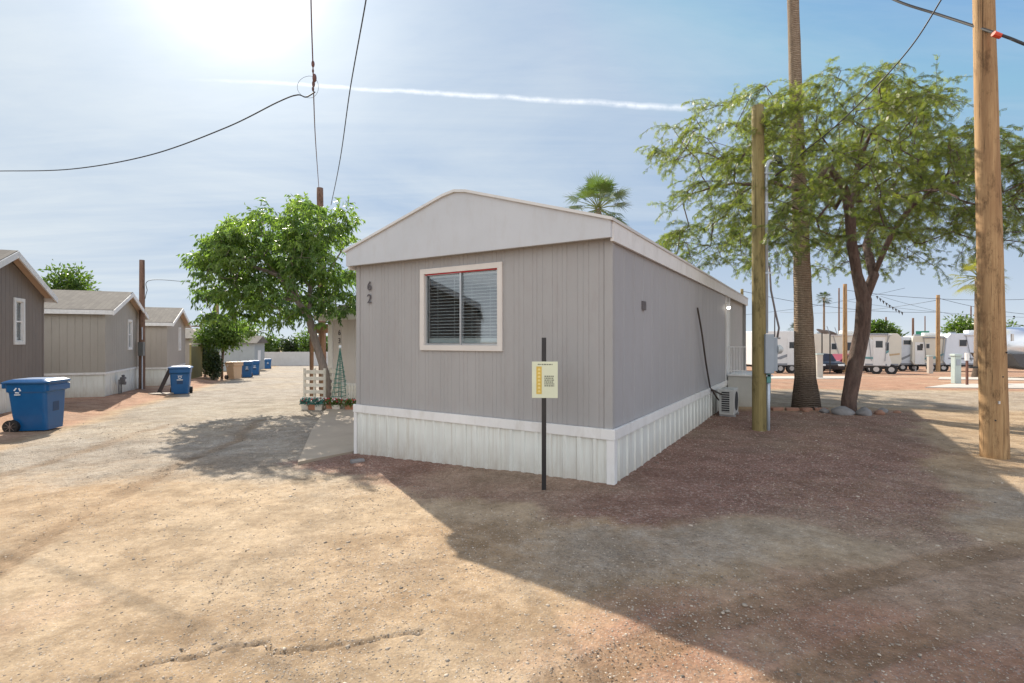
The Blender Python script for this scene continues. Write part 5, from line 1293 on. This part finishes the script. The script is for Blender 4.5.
# cars
def car(px,Y,label,colr,rz,kind='sedan',cat='car',name='parked_car'):
    x=(px-512)/F*Y; t=empty(name,(x,Y,g1(x,Y)),rz,label,cat); mt_=M('paint_'+label[:6].replace(' ','_'),colr,.3,.04,2,bmp=0,spec=.6); Wd=1.8
    if kind=='sedan': low=[(-2.2,.35),(-2.25,.7),(-2.1,.85),(-1.2,.93),(1.5,.95),(2.15,.88),(2.25,.6),(2.2,.35)]; cab=[(-1.15,.93),(-.45,1.42),(.7,1.45),(1.55,.95)]
    else: low=[(-2.7,.5),(-2.75,.95),(-2.6,1.1),(-1.3,1.15),(2.7,1.15),(2.75,.5)]; cab=[(-1.25,1.15),(-.75,1.85),(.7,1.88),(.85,1.15)]
    mb=MB(); mb.prism(low,-Wd/2,Wd/2); mb.build('body',mt_,t,bevel=.07)
    mb=MB(); mb.prism(cab,-Wd/2+.12,Wd/2-.12); cb_=mb.build('cabin',mt_,t,bevel=.05)
    g=MB(); c2=[(a*.9,b_-.06 if b_>1.2 else b_+.05) for a,b_ in cab]; g.prism(c2,-Wd/2+.11,-Wd/2+.119); g.prism(c2,Wd/2-.119,Wd/2-.11); g.build('side_glass',rvgl,cb_)
    for wx in (-1.4,1.4):
        for s in (-1,1):
            mb=MB(); mb.tube([(wx,s*(Wd/2-.2),.34),(wx,s*(Wd/2+.01),.34)],.34,16); w_=mb.build('wheel',rubber,t); mb=MB(); mb.tube([(wx,s*(Wd/2+.011),.34),(wx,s*(Wd/2+.02),.34)],.2,12); mb.build('rim',wheelc,w_)
    for s in (-1,1):
        mb=MB(); mb.box(-2.27 if kind=='sedan' else -2.77,-2.15 if kind=='sedan' else -2.6,s*.6-.2,s*.6+.2,.62,.75); mb.build('headlight',emb,t,bevel=.02)
    return t
car(845,39.5,'dark red car parked in front of the long cream and white trailer',(.22,.02,.04),R(8))
car(883,50,'dark blue pickup truck between the slant-nosed and the pale blue trailers',(.03,.05,.10),R(80),'pickup','pickup truck','pickup_truck')
car(818,37,'black car left of the dark red one, behind the big palm trunk',(.02,.02,.025),R(80))
# satellite dishes
def dish(px,py,Y,label):
    c=Vector(T(px,py,Y)); zb=g1(c.x,Y); t=empty('satellite_dish',(c.x,Y,zb),0,label,'satellite dish'); h=c.z-zb
    mb=MB(); mb.tube([(0,0,0),(0,0,h)],.04,8); mb.build('mast',chass,t); secs=[]
    for r_,d_ in ((.02,.0),(.18,.02),(.32,.07),(.40,.12)): secs.append([(r_*math.cos(q),r_*math.sin(q)*1.0,d_) for q in [2*math.pi*j/16 for j in range(16)]])
    mt2=Matrix.Translation((0,0,h)) @ Matrix.Rotation(R(25),4,'Y')
    secs=[[tuple(mt2@Vector(p)) for p in s] for s in secs]; o=MB().loft(secs,False).build('reflector',rvst,t,smooth=True,fix=False); 
    mb=MB(); mb.bar(mt2@Vector((.5,0,.14)),mt2@Vector((.1,0,.55)),.03); mb.build('feed_arm',rvst,t)
dish(822,333,33,'grey satellite dish on a mast right of the big palm trunk')
dish(830,334,34,'second satellite dish slightly lower and further right of the palm trunk')
for px,Y_,ty,lb in ((875,66,320,'short dark pole just right of the mesquite trunk over the slanted trailer'),):
    pole_px(px,Y_,ty,.17,pole_brown,lb)
# street sign
c=T(922,334,60); t=empty('street_sign',(c[0],60,g1(c[0],60)),0,'green street sign standing above the boxy trailers','sign'); h=c[2]-g1(c[0],60)
mb=MB(); mb.tube([(0,0,0),(0,0,h+.2)],.06,8); mb.build('post',alum,t); mb=MB(); mb.box(-.4*2,.4*2,-.1,-.06,h-.15,h+.35); mb.build('sign_blade',M('sign_green',(.01,.22,.13),.5,.1,4,bmp=0),t)
# low clutter on roofs in the distance: dark solar panel rack
mb=MB(); a=T(902,337,56); b_=T(925,336,56); mb.bar(a,b_,.8,.12)
for s in (0,.33,.66,1): p=Vector(a).lerp(Vector(b_),s); mb.bar(p,(p.x,p.y,g1(p.x,56)),.12)
tag(mb.build('carport',chass),'dark flat carport roof showing behind the boxy trailers','carport')
